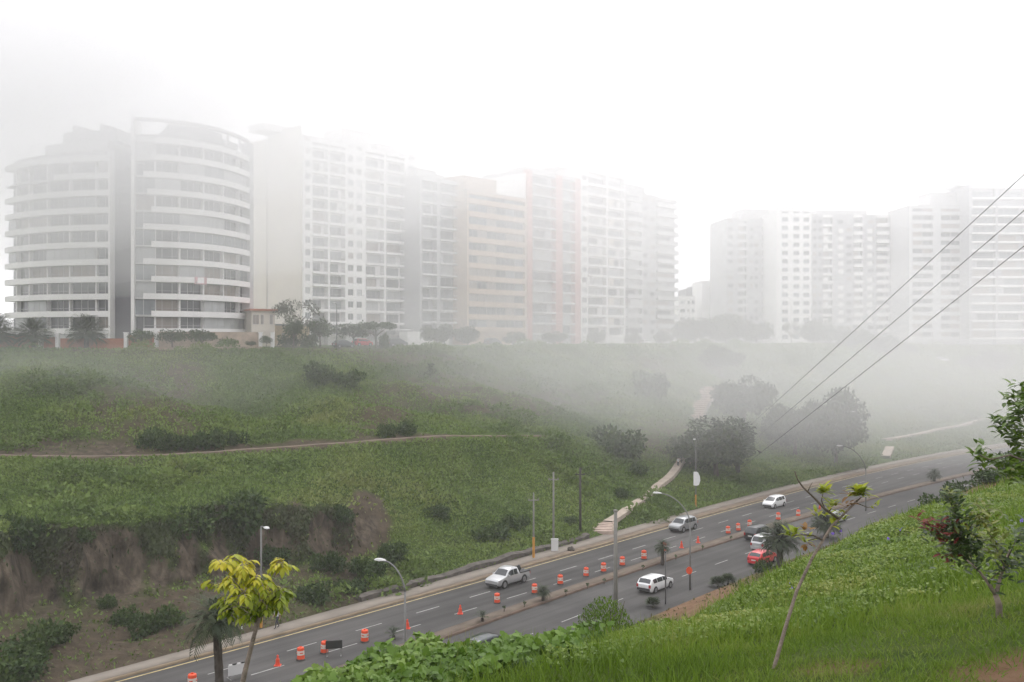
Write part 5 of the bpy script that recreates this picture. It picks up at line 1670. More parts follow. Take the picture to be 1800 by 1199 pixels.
# ------------------------------------------------------------------ vehicles
class Car:
    """body lofted from a side profile: top line, belt line and plan half-width along x (front at +x)"""
    def __init__(s, L, W, H, top, belt, gh, wheel_r, wx, clear=.2, tumble=.2):
        s.L, s.W, s.H = L, W, H
        s.top = np.array(top); s.belt = np.array(belt); s.gh = gh; s.wr, s.wx = wheel_r, wx; s.clear = clear; s.tumble = tumble
    def zt(s, x): return float(np.interp(x, s.top[:, 0], s.top[:, 1]))
    def zb(s, x): return float(np.interp(x, s.belt[:, 0], s.belt[:, 1]))
    def hw(s, x):
        t = abs(x) / (s.L / 2)
        return s.W / 2 * (1 - .03 * t ** 2 - .13 * max(0, (t - .82) / .18) ** 2)
    def ring(s, x):
        w, b, t = s.hw(x), s.zb(x), s.zt(x)
        g = max(t - b, 0)
        e = max(0, (abs(x) / (s.L / 2) - .9) / .1)
        c = s.clear + .12 * e
        if g > .04:
            wr = w * .97 - s.tumble * min(g / .55, 1)
            up = [(wr, b + g * .88), (wr * .86, t), (0, t + .025)]
        else:
            up = [(w * .88, b + .03), (w * .55, b + .05), (0, b + .06)]
        half = [(0, c), (w * .9, c), (w, c + .16), (w * 1.0, (c + b) / 2 + .06), (w * .97, b)] + up
        return half
    def build(s, name, label, paintm, p, rotz, group, wagon_rear=True, trimlow=False):
        root = empty(name, p, label, name.replace('_', ' ').split()[-1] if name != 'parked_car' else 'car', group, rotz)
        xs = sorted(set([round(float(v), 3) for v in np.linspace(-s.L / 2, s.L / 2, 19)] + [float(v) for v in s.top[:, 0]] + [s.L / 2 - .04, -s.L / 2 + .04, s.L / 2 - .15, -s.L / 2 + .15]))
        vs, fs = [], []
        rings = []
        for x in xs:
            h = s.ring(x)
            full = [(x, y, z) for y, z in h] + [(x, -y, z) for y, z in h[-2:0:-1]]
            rings.append(full)
        n = len(rings[0])
        vs = [v for r in rings for v in r]
        for i in range(len(xs) - 1):
            for k in range(n): fs.append((i * n + k, i * n + (k + 1) % n, (i + 1) * n + (k + 1) % n, (i + 1) * n + k))
        fs += [tuple(range(n)), tuple(range((len(xs) - 1) * n, len(xs) * n))[::-1]]
        mb = MB(); mb.add(vs, fs)
        o = mb.build('body', paintm, root, smooth=True)
        bm = bmesh.new(); bm.from_mesh(o.data); bmesh.ops.recalc_face_normals(bm, faces=bm.faces); bm.to_mesh(o.data); bm.free()
        try: o.data.set_sharp_from_angle(angle=R(38))
        except Exception: pass
        # glass follows the greenhouse surface
        def side_pt(x, f, sg, off=.012):
            w, b, t = s.hw(x), s.zb(x), s.zt(x)
            g = t - b
            wr = w * .97 - s.tumble * min(g / .55, 1)
            return (x, sg * (w * .97 + (wr - w * .97) * f + off), b + g * .88 * f + .003)
        for (x0, x1) in s.gh['side']:
            for sg in (1, -1):
                q = np.linspace(x0, x1, 7)
                vv, ff = [], []
                for x in q: vv += [side_pt(x, .1, sg), side_pt(x, .9, sg)]
                for k in range(6): ff.append((2 * k, 2 * k + 2, 2 * k + 3, 2 * k + 1) if sg < 0 else (2 * k + 1, 2 * k + 3, 2 * k + 2, 2 * k))
                MB().add(vv, ff).build('side_window', M['cglass'], root)
        def screen(nm, x0, x1):
            q = np.linspace(x0, x1, 6)
            dz = s.zt(x1) - s.zt(x0); dx = x1 - x0
            nx, nz = -dz, dx
            if nz < 0: nx, nz = -nx, -nz
            l = math.hypot(nx, nz); nx, nz = nx / l * .014, nz / l * .014
            vv, ff = [], []
            for x in q:
                w, b, t = s.hw(x), s.zb(x), s.zt(x)
                g = max(t - b, 0)
                wr = (w * .97 - s.tumble * min(g / .55, 1)) * .86
                for f in (-1, -.5, 0, .5, 1): vv.append((x + nx, wr * f * .98, t + .025 * (1 - abs(f)) + nz + .004))
            for i in range(5):
                for k in range(4): ff.append((5 * i + k, 5 * i + k + 1, 5 * i + 6 + k, 5 * i + 5 + k))
            MB().add(vv, ff).build(nm, M['cglass'], root)
        screen('windscreen', *s.gh['front'])
        screen('rear_window', *s.gh['rear'])
        for x in s.wx:
            for sg in (1, -1):
                y = s.hw(x) * sg
                arch = MB()
                m_ = 14
                pts = [(x + (s.wr + .07) * math.cos(a), y + sg * .006, s.wr + (s.wr + .07) * math.sin(a)) for a in np.linspace(-.35, math.pi + .35, m_)]
                pts2 = [(a, b - sg * .25, c) for a, b, c in pts]
                arch.add(pts + pts2, [tuple(range(m_)) if sg < 0 else tuple(range(m_))[::-1]] + [(k, k + 1, m_ + k + 1, m_ + k) for k in range(m_ - 1)])
                arch.build('wheel_arch', M['trim'], root)
                w = bpy.data.objects.new('wheel', None); COL.objects.link(w); w.parent = root; w.location = (x, y - sg * .08, s.wr)
                w.rotation_euler = (R(90) * -sg, 0, 0)
                MB().lathe([(s.wr * .6, -.1), (s.wr * .95, -.1), (s.wr, -.06), (s.wr, .07), (s.wr * .95, .105), (s.wr * .62, .11)], 20).build('tyre', M['tyre'], w)
                r_ = MB().lathe([(.05, .10), (.06, .125), (.02, .13)], 10)
                for k in range(6):
                    a = k * math.pi / 3
                    c_, s_ = math.cos(a), math.sin(a)
                    q = s.wr * .6
                    r_.add([(c_ * .04 - s_ * .03, s_ * .04 + c_ * .03, .115), (c_ * .04 + s_ * .03, s_ * .04 - c_ * .03, .115), (c_ * q + s_ * .05, s_ * q - c_ * .05, .113), (c_ * q - s_ * .05, s_ * q + c_ * .05, .113)], [(0, 1, 2, 3)])
                r_.lathe([(s.wr * .56, .10), (s.wr * .62, .118), (s.wr * .64, .112)], 20)
                r_.build('rim', M['rim'], w)
        xf, xr = s.L / 2, -s.L / 2
        def patch(nm, m, x, ys, zs, d):
            x2 = x + d
            mb = MB().box(min(x, x2), max(x, x2), ys[0], ys[1], zs[0], zs[1])
            mb.build(nm, m, root)
        bf, br = s.zb(xf - .1), s.zb(xr + .1)
        for sg in (1, -1):
            w = s.hw(xf - .2)
            y0, y1 = sorted((sg * w * .55, sg * w * .93)); patch('headlight', M['hlight'], xf - .16, (y0, y1), (bf - .22, bf - .05), .13)
            w = s.hw(xr + .1)
            y0, y1 = sorted((sg * w * .72, sg * w * .97)); patch('tail_light', M['tlight'], xr + .12, (y0, y1), (br - .28, br + .02), -.135)
            x = s.gh['front'][0] - .25
            y0, y1 = sorted((sg * (s.hw(x) * .97), sg * (s.hw(x) + .17)))
            MB().box(x - .07, x + .07, y0, y1, s.zb(x) + .04, s.zb(x) + .18).build('mirror', paintm, root)
        patch('bumper', M['trim'], xf - .14, (-s.hw(xf - .1) * .86, s.hw(xf - .1) * .86), (.3, .52), .155)
        patch('bumper', M['trim'] if trimlow else paintm, xr + .14, (-s.hw(xr + .1) * .9, s.hw(xr + .1) * .9), (.32, .56), -.165)
        patch('grille', M['trim'], xf - .1, (-.38, .38), (bf - .2, bf - .08), .085)
        patch('number_plate', M['plate'], xr - .03, (-.26, .26), (.60, .72), -.012)
        return root
def suv(L=4.5, W=1.82, H=1.7, **k):
    h = L / 2
    return Car(L, W, H, [(-h, .95), (-h + .06, 1.05), (-h + .45, H - .1), (-h + .8, H), (.35, H), (.75, H - .12), (1.35, 1.06), (1.6, 1.03), (h - .1, .88), (h, .72)],
               [(-h, .95), (-h + .3, 1.03), (1.25, 1.0), (h - .15, .84), (h, .70)], {'side': [(-h + .62, -.95), (-.88, .02), (.09, .98)], 'front': (1.33, .78), 'rear': (-h + .12, -h + .44)}, .36, (h - .88, -h + .85), .27, .16)
def hatch(L=4.1, W=1.72, H=1.47):
    h = L / 2
    return Car(L, W, H, [(-h, .85), (-h + .08, .98), (-h + .55, H - .1), (-h + .95, H), (.2, H), (.62, H - .1), (1.3, .95), (1.5, .93), (h - .15, .78), (h, .62)],
               [(-h, .85), (-h + .3, .95), (1.2, .90), (h - .2, .75), (h, .62)], {'side': [(-h + .62, -.72), (-.66, .12), (.18, .9)], 'front': (1.28, .64), 'rear': (-h + .14, -h + .52)}, .31, (h - .75, -h + .72), .2, .2)
def wagon(L=4.4, W=1.74, H=1.45):
    h = L / 2
    return Car(L, W, H, [(-h, .85), (-h + .08, .95), (-h + .45, H - .08), (-h + .85, H), (.2, H), (.62, H - .1), (1.25, .96), (1.5, .93), (h - .15, .82), (h, .64)],
               [(-h, .85), (-h + .3, .94), (1.2, .91), (h - .2, .80), (h, .64)], {'side': [(-h + .55, -.98), (-.92, .02), (.08, .86)], 'front': (1.22, .64), 'rear': (-h + .12, -h + .43)}, .31, (h - .8, -h + .82), .2, .2)
def mpv(L=4.3, W=1.74, H=1.62):
    h = L / 2
    return Car(L, W, H, [(-h, .9), (-h + .05, 1.05), (-h + .35, H - .1), (-h + .7, H), (.2, H), (.65, H - .12), (1.5, 1.0), (1.65, .97), (h - .1, .78), (h, .62)],
               [(-h, .9), (-h + .3, .98), (1.35, .93), (h - .2, .75), (h, .62)], {'side': [(-h + .5, -.92), (-.86, .06), (.12, 1.1)], 'front': (1.47, .68), 'rear': (-h + .08, -h + .34)}, .31, (h - .8, -h + .75), .2, .17)
def pickup(L=5.15, W=1.82, H=1.76):
    h = L / 2
    return Car(L, W, H, [(-h, 1.02), (-.85, 1.04), (-.80, 1.1), (-.58, H - .06), (-.3, H), (.35, H), (.72, H - .12), (1.3, 1.12), (1.5, 1.08), (h - .12, .95), (h, .78)],
               [(-h, 1.0), (-.85, 1.03), (1.2, 1.05), (h - .15, .92), (h, .76)], {'side': [(-.48, .10), (.16, .93)], 'front': (1.28, .75), 'rear': (-.79, -.60)}, .39, (h - .95, -h + 1.12), .33, .17)

def heading(p, rev):
    u, v = to_uv(p.x, p.y)
    s = float(vM(u + 1) - vM(u - 1)) / 2
    a = R(48) + math.atan(s)
    return a + (math.pi if rev else 0)
def put(car, name, label, pm, px, py, rev, group='cars on the road', dz=0, **k):
    p = G(px, py)
    return car.build(name, label, pm, p, heading(p, rev), group, **k)
PW = paint('white_car_paint', (.72, .73, .74), .05)
PS = paint('silver_car_paint', (.50, .51, .52), .45)
PG = paint('grey_car_paint', (.30, .31, .32), .45)
PB = paint('black_car_paint', (.022, .024, .026), .2)
PR = paint('red_car_paint', (.58, .018, .028), .1)
PD = paint('dark_car_paint', (.035, .045, .05), .3)
pk = put(pickup(), 'pickup_truck', 'silver double cab pickup driving towards the left with things in its bed', PS, 893, 1027, True)
MB().box(-2.42, -.88, -.72, .72, 1.035, 1.09).build('cargo_bed', M['trim'], pk)
MB().tube([(-1.0, -.7, 1.05), (-1.0, -.66, 1.5), (-1.0, .66, 1.5), (-1.0, .7, 1.05)], .04, 8).build('roll_bar', M['trim'], pk)
MB().box(-2.5, -.9, -.86, -.74, 1.0, 1.12).box(-2.5, -.9, .74, .86, 1.0, 1.12).build('bed_rail', M['trim'], pk)
for (x, y, r, hh) in ((-1.4, .25, .22, .36), (-1.75, -.25, .30, .24)):
    bm = bmesh.new(); bmesh.ops.create_icosphere(bm, subdivisions=2, radius=1)
    for v in bm.verts: v.co = Vector((v.co.x * r, v.co.y * r, v.co.z * hh)) * random.uniform(.9, 1.1)
    me = bpy.data.meshes.new('bundle'); bm.to_mesh(me); bm.free(); me.materials.append(M['black'])
    for f in me.polygons: f.use_smooth = True
    o = link_mesh('bundle', me, None, pk.matrix_world @ Vector((0, 0, 0)))
    pl = pk.location + Matrix.Rotation(pk.rotation_euler.z, 3, 'Z') @ Vector((x, y, 1.09 + hh * .82))
    o.location = pl
    tag(o, 'taller dark bundle lying in the bed of the silver pickup' if hh > .3 else 'wider dark bundle at the back of the bed of the silver pickup', 'bundle')
put(suv(), 'car', 'grey four wheel drive car heading left, ahead of the white people carrier', PG, 1201, 932, True)
put(mpv(), 'car', 'white people carrier heading left, farthest car on the far carriageway', PW, 1361, 891, True)
put(wagon(), 'car', 'white estate car on the near carriageway beside the short dark pole', PW, 1152, 1036, False, trimlow=True)
put(suv(4.6, 1.85, 1.72), 'car', 'black four wheel drive car next to the median', PB, 1334, 947, False)
sv = put(suv(4.5, 1.82, 1.78), 'car', 'silver four wheel drive car between the black one and the red car', PS, 1346, 965, False)
put(hatch(), 'car', 'small red hatchback beside the bushy dark palm', PR, 1340, 990, False)
put(wagon(), 'car', 'dark car almost hidden behind the vines, only its roof in sight', PD, 855, 1148, False)
put(hatch(), 'car', 'white car mostly hidden behind the leaning sapling', PW, 1468, 917, False)

# cars parked on the cliff top street
for (px, Y, car, pm, lb, ang) in [(697, 197, suv(), PD, 'dark car parked in front of the white entrance block on the cliff top', 40), (637, 194, hatch(), PR, 'red car parked under the dark bushy tree on the cliff top', 45),
                                  (604, 186, hatch(), PD, 'dark car parked by the straight lamp post on the cliff top', 40), (866, 236, suv(), PD, 'dark car parked below the orange block, faint in the mist', 45),
                                  (914, 240, wagon(), PW, 'white car parked below the orange block, faint in the mist', 45), (1137, 290, wagon(), PW, 'white car parked at the foot of the dark grey tower', 40),
                                  (1655, 328, wagon(), PW, 'white car parked at the foot of the tower with wide windows', 10)]:
    p = top_at(px, Y)
    car.build('parked_car', lb, pm, p, R(ang), 'cars parked along the cliff top street')

# ------------------------------------------------------------------ people
def person(p, face, label, shirt, step=.25, h=1.7, hat=False):
    """one skinned body: joints as vertices, limb thickness as skin radii; hair on top"""
    k = h / 1.72
    V = {'pelvis': (0, 0, .95), 'waist': (0, 0, 1.12), 'chest': (0, 0, 1.32), 'neck': (0, 0, 1.48), 'neck2': (.01, 0, 1.54), 'head': (.02, 0, 1.62), 'crown': (.015, 0, 1.70), 'nose': (.10, 0, 1.615)}
    E = [('pelvis', 'waist'), ('waist', 'chest'), ('chest', 'neck'), ('neck', 'neck2'), ('neck2', 'head'), ('head', 'crown'), ('head', 'nose')]
    RD = {'pelvis': (.15, .11), 'waist': (.135, .1), 'chest': (.16, .115), 'neck': (.07, .065), 'neck2': (.055, .055), 'head': (.085, .078), 'crown': (.06, .055), 'nose': (.014, .014)}
    for s, nm in ((1, 'l'), (-1, 'r')):
        f = step * s
        V.update({'hip' + nm: (0, .09 * s, .90), 'knee' + nm: (f * .6 + .04, .09 * s, .50), 'ankle' + nm: (f - .02, .09 * s, .10), 'toe' + nm: (f + .17, .10 * s, .035),
                  'sho' + nm: (0, .19 * s, 1.42), 'elb' + nm: (-f * .4 - .02, .24 * s, 1.13), 'wri' + nm: (-f * .7 + .08, .25 * s, .90), 'palm' + nm: (-f * .75 + .10, .25 * s, .83)})
        E += [('pelvis', 'hip' + nm), ('hip' + nm, 'knee' + nm), ('knee' + nm, 'ankle' + nm), ('ankle' + nm, 'toe' + nm), ('chest', 'sho' + nm), ('sho' + nm, 'elb' + nm), ('elb' + nm, 'wri' + nm), ('wri' + nm, 'palm' + nm)]
        RD.update({'hip' + nm: (.095, .095), 'knee' + nm: (.06, .06), 'ankle' + nm: (.042, .042), 'toe' + nm: (.035, .03), 'sho' + nm: (.06, .06), 'elb' + nm: (.043, .043), 'wri' + nm: (.028, .028), 'palm' + nm: (.036, .02)})
        b = V['palm' + nm]
        for q, (dx, L) in enumerate(((.028, .075), (.01, .085), (-.01, .08), (-.027, .06))):
            V['f%d%s' % (q, nm)] = (b[0] + dx, b[1], b[2] - .035); V['g%d%s' % (q, nm)] = (b[0] + dx + .012, b[1] - .012 * s, b[2] - .035 - L)
            E += [('palm' + nm, 'f%d%s' % (q, nm)), ('f%d%s' % (q, nm), 'g%d%s' % (q, nm))]
            RD['f%d%s' % (q, nm)] = RD['g%d%s' % (q, nm)] = (.0085, .0085)
        V['th' + nm] = (b[0] + .05, b[1] - .01 * s, b[2] - .03); E.append(('palm' + nm, 'th' + nm)); RD['th' + nm] = (.009, .009)
    keys = list(V); ix = {a: i for i, a in enumerate(keys)}
    me = bpy.data.meshes.new('person')
    me.from_pydata([Vector(V[a]) for a in keys], [(ix[a], ix[b]) for a, b in E], [])
    o = link_mesh('person', me)
    md = o.modifiers.new('skin', 'SKIN'); md.use_smooth_shade = True
    sv_ = me.skin_vertices[0].data
    for a in keys: sv_[ix[a]].radius = RD[a]; sv_[ix[a]].use_root = (a == 'pelvis')
    sb_ = o.modifiers.new('sub', 'SUBSURF'); sb_.levels = 1; sb_.render_levels = 1
    dg = bpy.context.evaluated_depsgraph_get()
    bm_ = bpy.data.meshes.new_from_object(o.evaluated_get(dg))
    o.modifiers.clear(); o.data = bm_
    bm_.materials.clear()
    for m in (M['skin'], shirt, M['trousers'], M['black']): bm_.materials.append(m)
    for f in bm_.polygons:
        c = f.center
        near_arm = abs(c.y) > .205
        if c.z > 1.475: i = 0
        elif near_arm and c.z < 1.16: i = 0
        elif c.z > .98 or (near_arm and c.z > .93): i = 1
        elif c.z > .085: i = 2
        else: i = 3
        f.material_index = i
        f.use_smooth = True
    o.location = p; o.rotation_euler = (0, 0, face); o.scale = (k, k, k)
    tag(o, label, 'person', None)
    MB().lathe([(.093, 1.615), (.10, 1.65), (.092, 1.70), (.06, 1.745), (.02, 1.76)], 14, 0, (-.008, 0, 0)).build('hair', M['hair'], o, smooth=True)
    return o
p = G(487, 1104, .16)
person(p, heading(p, True), 'person in a pale shirt and dark trousers walking along the far pavement', M['shirt_w'])
p = hill_px(1192, 824); p.z += .12
person(p, R(230), 'person in a white top standing on the footpath below the stairs, the left of two', M['shirt_w'], .08)
p = hill_px(1198, 820); p.z += .12
person(p, R(200), 'person in a grey top on the footpath below the stairs, the right of two', M['shirt_d'], .1, 1.75)

# ------------------------------------------------------------------ power lines and the bird on the lowest one
far_pole = Vector(((1266 - 900) / F * 196, 196, 0)); far_pole.z = hill_z(far_pole.x, far_pole.y)
def cable(label, a, b, sag):
    mb = MB()
    pts = [a.lerp(b, t) - Vector((0, 0, 4 * sag * t * (1 - t))) for t in np.linspace(0, 1, 40)]
    mb.tube(pts, .032, 6)
    o = mb.build('power_cable', M['wire'], smooth=True)
    tag(o, label, 'cable', 'power cables crossing the valley')
    return pts
def ext(ax, ay, Ya, bx, by, Yb, t):     # point beyond a on the line b -> a
    a, b_ = P(ax, ay, Ya), P(bx, by, Yb)
    return a + (a - b_) * t
pA = P(1266, 795, 196); pB = P(1266, 823, 196); pC = P(1297, 827, hill_px(1297, 834).y)
cable('uppermost of the three power cables', pA, ext(1800, 303, 90, 1266, 795, 196, .45), .25)
cable('middle one of the three power cables', pB, ext(1800, 366, 90, 1266, 823, 196, .45), .25)
ptsC = cable('lowest of the three power cables, with a bird sitting on it', pC, ext(1800, 431, 88, 1297, 827, pC.y, .45), .1)
fp = pole(far_pole, 786, M['wood_pole'], 'timber pole behind the dark spreading tree carrying two cables', .15, .11, arms=False)
best = min(ptsC, key=lambda q: abs(900 + F * q.x / q.y - 1335))
for q0, q1 in zip(ptsC[:-1], ptsC[1:]):
    x0, x1 = 900 + F * q0.x / q0.y, 900 + F * q1.x / q1.y
    if min(x0, x1) <= 1335 <= max(x0, x1): best = q0.lerp(q1, (1335 - x0) / (x1 - x0))
bd = empty('bird', best + Vector((0, 0, .05)), 'dark bird perched on the lowest power cable', 'bird', None, R(200))
mb = MB()
prof = [(-.62, .03, .0, .012), (-.40, .05, .08, .03), (-.2, .13, .16, .13), (0, .17, .22, .17), (.18, .13, .32, .13), (.3, .09, .44, .09), (.4, .085, .50, .085), (.48, .05, .50, .05), (.58, .012, .48, .012)]
vs, fs = [], []
for (x, ry, z, rz) in prof:
    for k in range(10): vs.append((x, ry * math.cos(k * .6283), z + rz * math.sin(k * .6283)))
for i in range(len(prof) - 1):
    for k in range(10): fs.append((10 * i + k, 10 * i + (k + 1) % 10, 10 * i + 10 + (k + 1) % 10, 10 * i + 10 + k))
fs += [tuple(range(10))[::-1], tuple(range(80, 90))]
mb.add(vs, fs)
mb.tube([(.02, .05, .1), (.03, .05, -.05)], .014, 5); mb.tube([(.02, -.05, .1), (.03, -.05, -.05)], .014, 5)
mb.build('body', M['bird'], bd, smooth=True)
for s in (1, -1):
    MB().add([(.18, s * .13, .34), (-.05, s * .185, .30), (-.45, s * .09, .10), (-.1, s * .15, .12), (.12, s * .165, .2)], [(0, 1, 2, 3, 4) if s > 0 else (4, 3, 2, 1, 0)]).build('wing', M['black'], bd)

# ------------------------------------------------------------------ foreground: grass, vines, saplings, flowers
def cone_points(n, r0, r1, a0=-50, a1=48, pw=1.0):
    a = R(1) * (a0 + (a1 - a0) * RNG.random(n))
    r = r0 + (r1 - r0) * RNG.random(n) ** pw
    X, Y = r * np.sin(a), r * np.cos(a)
    u, v = to_uv(X, Y)
    return X, Y, u, v, r
def dirt_amount(X, Y):
    n1 = fbm(X / 1.1, Y / 1.1, 201)
    return np.clip((1 - np.hypot(X - 3.9, Y - 5.5) / 1.45 - n1 * .35) / .3, 0, 1)

def lay(name, tv, tf, X, Y, u, v, size, width, m, lean=.5, kind='stuff', up=None, hoff=0.0, leaf_tone=None):
    n = len(X)
    z = near_z(u, v)
    pos = np.stack([X, Y, z - .01 + hoff], 1)
    d = np.array([[0, 0, 1.0]]) + unit_rand(n) * lean
    d[:, 2] = np.abs(d[:, 2])
    nn = unit_rand(n)
    sc = np.stack([size, width, size], 1)
    o = link_mesh(name, scatter(name, tv, tf, pos, frames(d, nn), sc, m, leaf_tone))
    tag(o, kind=kind)
    return o
# short lawn
X, Y, u, v, r = cone_points(250000, 3.6, 17)
clump = fbm(X / .6, Y / .6, 211)
big = fbm(X / 2.2, Y / 2.2, 215)
bnd = v_vine(u) - 1.5 + big * .5 - np.clip(8 - u, 0, 4) * .5
keep = (v < bnd + .5) & (RNG.random(len(X)) > dirt_amount(X, Y) * .97) & (RNG.random(len(X)) < .75 + clump * .5)
X, Y, u, v, r, clump, big = (q[keep] for q in (X, Y, u, v, r, clump, big))
sz = (.045 + .055 * RNG.random(len(X))) * (1 + .5 * clump) * np.where(r > 9, 1.2, 1)
lay('lawn_grass', BLADE_V, BLADE_F, X, Y, u, v, sz, (.005 + .004 * RNG.random(len(X))) * np.maximum(1, r / 7), M['lawn'], .75, leaf_tone=np.clip(.5 + big * .5 + (RNG.random(len(X)) - .5) * .6, 0, 1))
# taller meadow grass in front of the vines
X, Y, u, v, r = cone_points(190000, 4.5, 19, pw=.9)
big = fbm(X / 1.3, Y / 1.3, 221)
fine = fbm(X / .35, Y / .35, 225)
lo_ = v_vine(u) - 1.7 + big * .5 - np.clip(8 - u, 0, 5) * .75
keep = (v > lo_) & (v < v_vine(u) + .4 + big * .8 + 1.6 * RNG.random(len(X)) ** 2) & (RNG.random(len(X)) < .65 + fine * .5)
X, Y, u, v, r, big, fine = (q[keep] for q in (X, Y, u, v, r, big, fine))
edge = np.clip((v - (v_vine(u) - 1.7 + big * .5 - np.clip(8 - u, 0, 5) * .75)) / 1.0, .25, 1)
sz = (.12 + .20 * RNG.random(len(X))) * (1 + .5 * big) * edge * np.where(u < 10, 1.0, .72)
lay('meadow_grass', BLADE_V, BLADE_F, X, Y, u, v, sz, (.007 + .006 * RNG.random(len(X))) * np.maximum(1, r / 9), M['grass'], .55, leaf_tone=np.clip(.45 + big * .5 + (RNG.random(len(X)) - .5) * .6, 0, 1))
# creeping vines: a bank of leaves in several layers
def vines(name, X, Y, u, v, r, hmax, leaf, m, seed):
    bump = fbm(X / 1.4, Y / 1.4, seed) * .6 + fbm(X / .45, Y / .45, seed + 4) * .4
    h = hmax * np.clip(.55 + bump, .08, 1.4)
    n = len(X)
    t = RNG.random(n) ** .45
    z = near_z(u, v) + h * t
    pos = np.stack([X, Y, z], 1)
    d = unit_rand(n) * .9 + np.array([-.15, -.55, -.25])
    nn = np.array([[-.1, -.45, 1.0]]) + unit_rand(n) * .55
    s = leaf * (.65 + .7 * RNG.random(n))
    leaf_tone = np.clip(.25 + .4 * t + bump * .35 + (RNG.random(n) - .5) * .5, 0, 1)  # deeper leaves get darker tones, the shade of the gaps put into their colour
    o = link_mesh(name, scatter(name, VINE_V, VINE_F, pos, frames(d, nn), s, m, leaf_tone))
    tag(o, kind='stuff')
X, Y, u, v, r = cone_points(90000, 7, 15, -42, 14)
big = fbm(X / 1.2, Y / 1.2, 241)
wv = np.where(u < 7.6, 1, np.clip((8.9 - u) / 1.3, 0, 1))
keep = (v > 6.15 + big * .5) & (v < V_EDGE + 2.6) & (RNG.random(len(X)) < wv)
X, Y, u, v, r = (q[keep] for q in (X, Y, u, v, r))
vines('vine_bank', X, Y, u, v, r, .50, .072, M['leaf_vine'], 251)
X, Y, u, v, r = cone_points(230000, 8, 34, 2, 48)
big = fbm(X / 1.5, Y / 1.5, 261)
keep = (v > v_vine(u) + .5 + big * 1.0 - 1.1 * RNG.random(len(X)) ** 2) & (v < V_EDGE + 4.5) & (u > 7)
X, Y, u, v, r = (q[keep] for q in (X, Y, u, v, r))
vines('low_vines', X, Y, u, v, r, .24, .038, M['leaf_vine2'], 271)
# long grass standing up through the low vines
sel = RNG.random(len(X)) < .22 * np.clip(.4 + 1.4 * fbm(X / 1.1, Y / 1.1, 291), 0, 1.5)
X, Y, u, v, r = (q[sel] for q in (X, Y, u, v, r))
lay('grass_in_vines', BLADE_V, BLADE_F, X, Y, u, v, .18 + .20 * RNG.random(len(X)), (.007 + .005 * RNG.random(len(X))) * np.maximum(1, r / 9), M['grass'], .6)
# weeds over the near slope
n = 60000
u = RNG.random(n) * 190 - 10; s_ = RNG.random(n)
nv = vN(u); v = V_EDGE + 3 + (nv - V_EDGE - 3.2) * s_
X, Y = to_xy(u, v)
pat = fbm(X / 4, Y / 4, 281)
pxx = 900 + F * X / np.maximum(Y, 4); pyy = 599.5 + F * (CAM_Z - near_z(u, v)) / np.maximum(Y, 4)
bare = np.sqrt(((pxx - 1215) / 120) ** 2 + ((pyy - 1055) / 34) ** 2)
keep = (RNG.random(n) < .55 + pat) & (Y > 8) & (RNG.random(n) < np.clip(bare - .65, .08, 1))
X, Y, u, v, pat = (q[keep] for q in (X, Y, u, v, pat))
M['weeds'] = foliage('slope_weeds_leaves', [(.035, .045, .012), (.07, .08, .02), (.13, .105, .04), (.09, .10, .03)], .35, .2)
lay('slope_weeds', RHOMB_V, RHOMB_F, X, Y, u, v, .16 + .25 * RNG.random(len(X)), .16 + .22 * RNG.random(len(X)), M['weeds'], .8)

# --- saplings: leaves are merged per part, twigs are tubes
def px3(px, py, Y): return P(px, py, Y)
def pinnate(base, d, L, n, lw, sink=.5):
    """leaflets of one compound leaf: returns positions, directions, normals, lengths"""
    d = Vector(d).normalized()
    side = d.cross(Vector((0, 0, 1)))
    if side.length < .1: side = Vector((1, 0, 0))
    side.normalize()
    out = []
    p = Vector(base); dd = d.copy()
    stem = [p.copy()]
    for k in range(n):
        dd = (dd + Vector((0, 0, -sink / n))).normalized()
        p = p + dd * (L / n)
        stem.append(p.copy())
        for s in (-1, 1):
            ld = (side * s * .85 + dd * .6 + Vector((0, 0, -.25 - .2 * random.random()))).normalized()
            out.append((p.copy(), ld, dd.cross(side * s) if False else (Vector((0, 0, 1)) + ld * .1 + side * s * .2), lw * random.uniform(.8, 1.1) * (1 - .35 * abs(k / n - .45))))
    out.append((p, (dd + Vector((0, 0, -.3))).normalized(), Vector((0, 0, 1)), lw))
    return out, stem
def leafset(name, L, m, parent, origin, wf=.95, leaf_tone=None):
    pos = np.array([tuple(a[0] - origin) for a in L]); d = np.array([tuple(a[1]) for a in L]); nn = np.array([tuple(a[2]) for a in L]); s = np.array([a[3] for a in L])
    sc = np.stack([s, s * wf, s], 1)
    return link_mesh(name, scatter(name, LEAF_V, LEAF_F, pos, frames(d, nn + unit_rand(len(L)) * .18), sc, m, leaf_tone, True), parent)

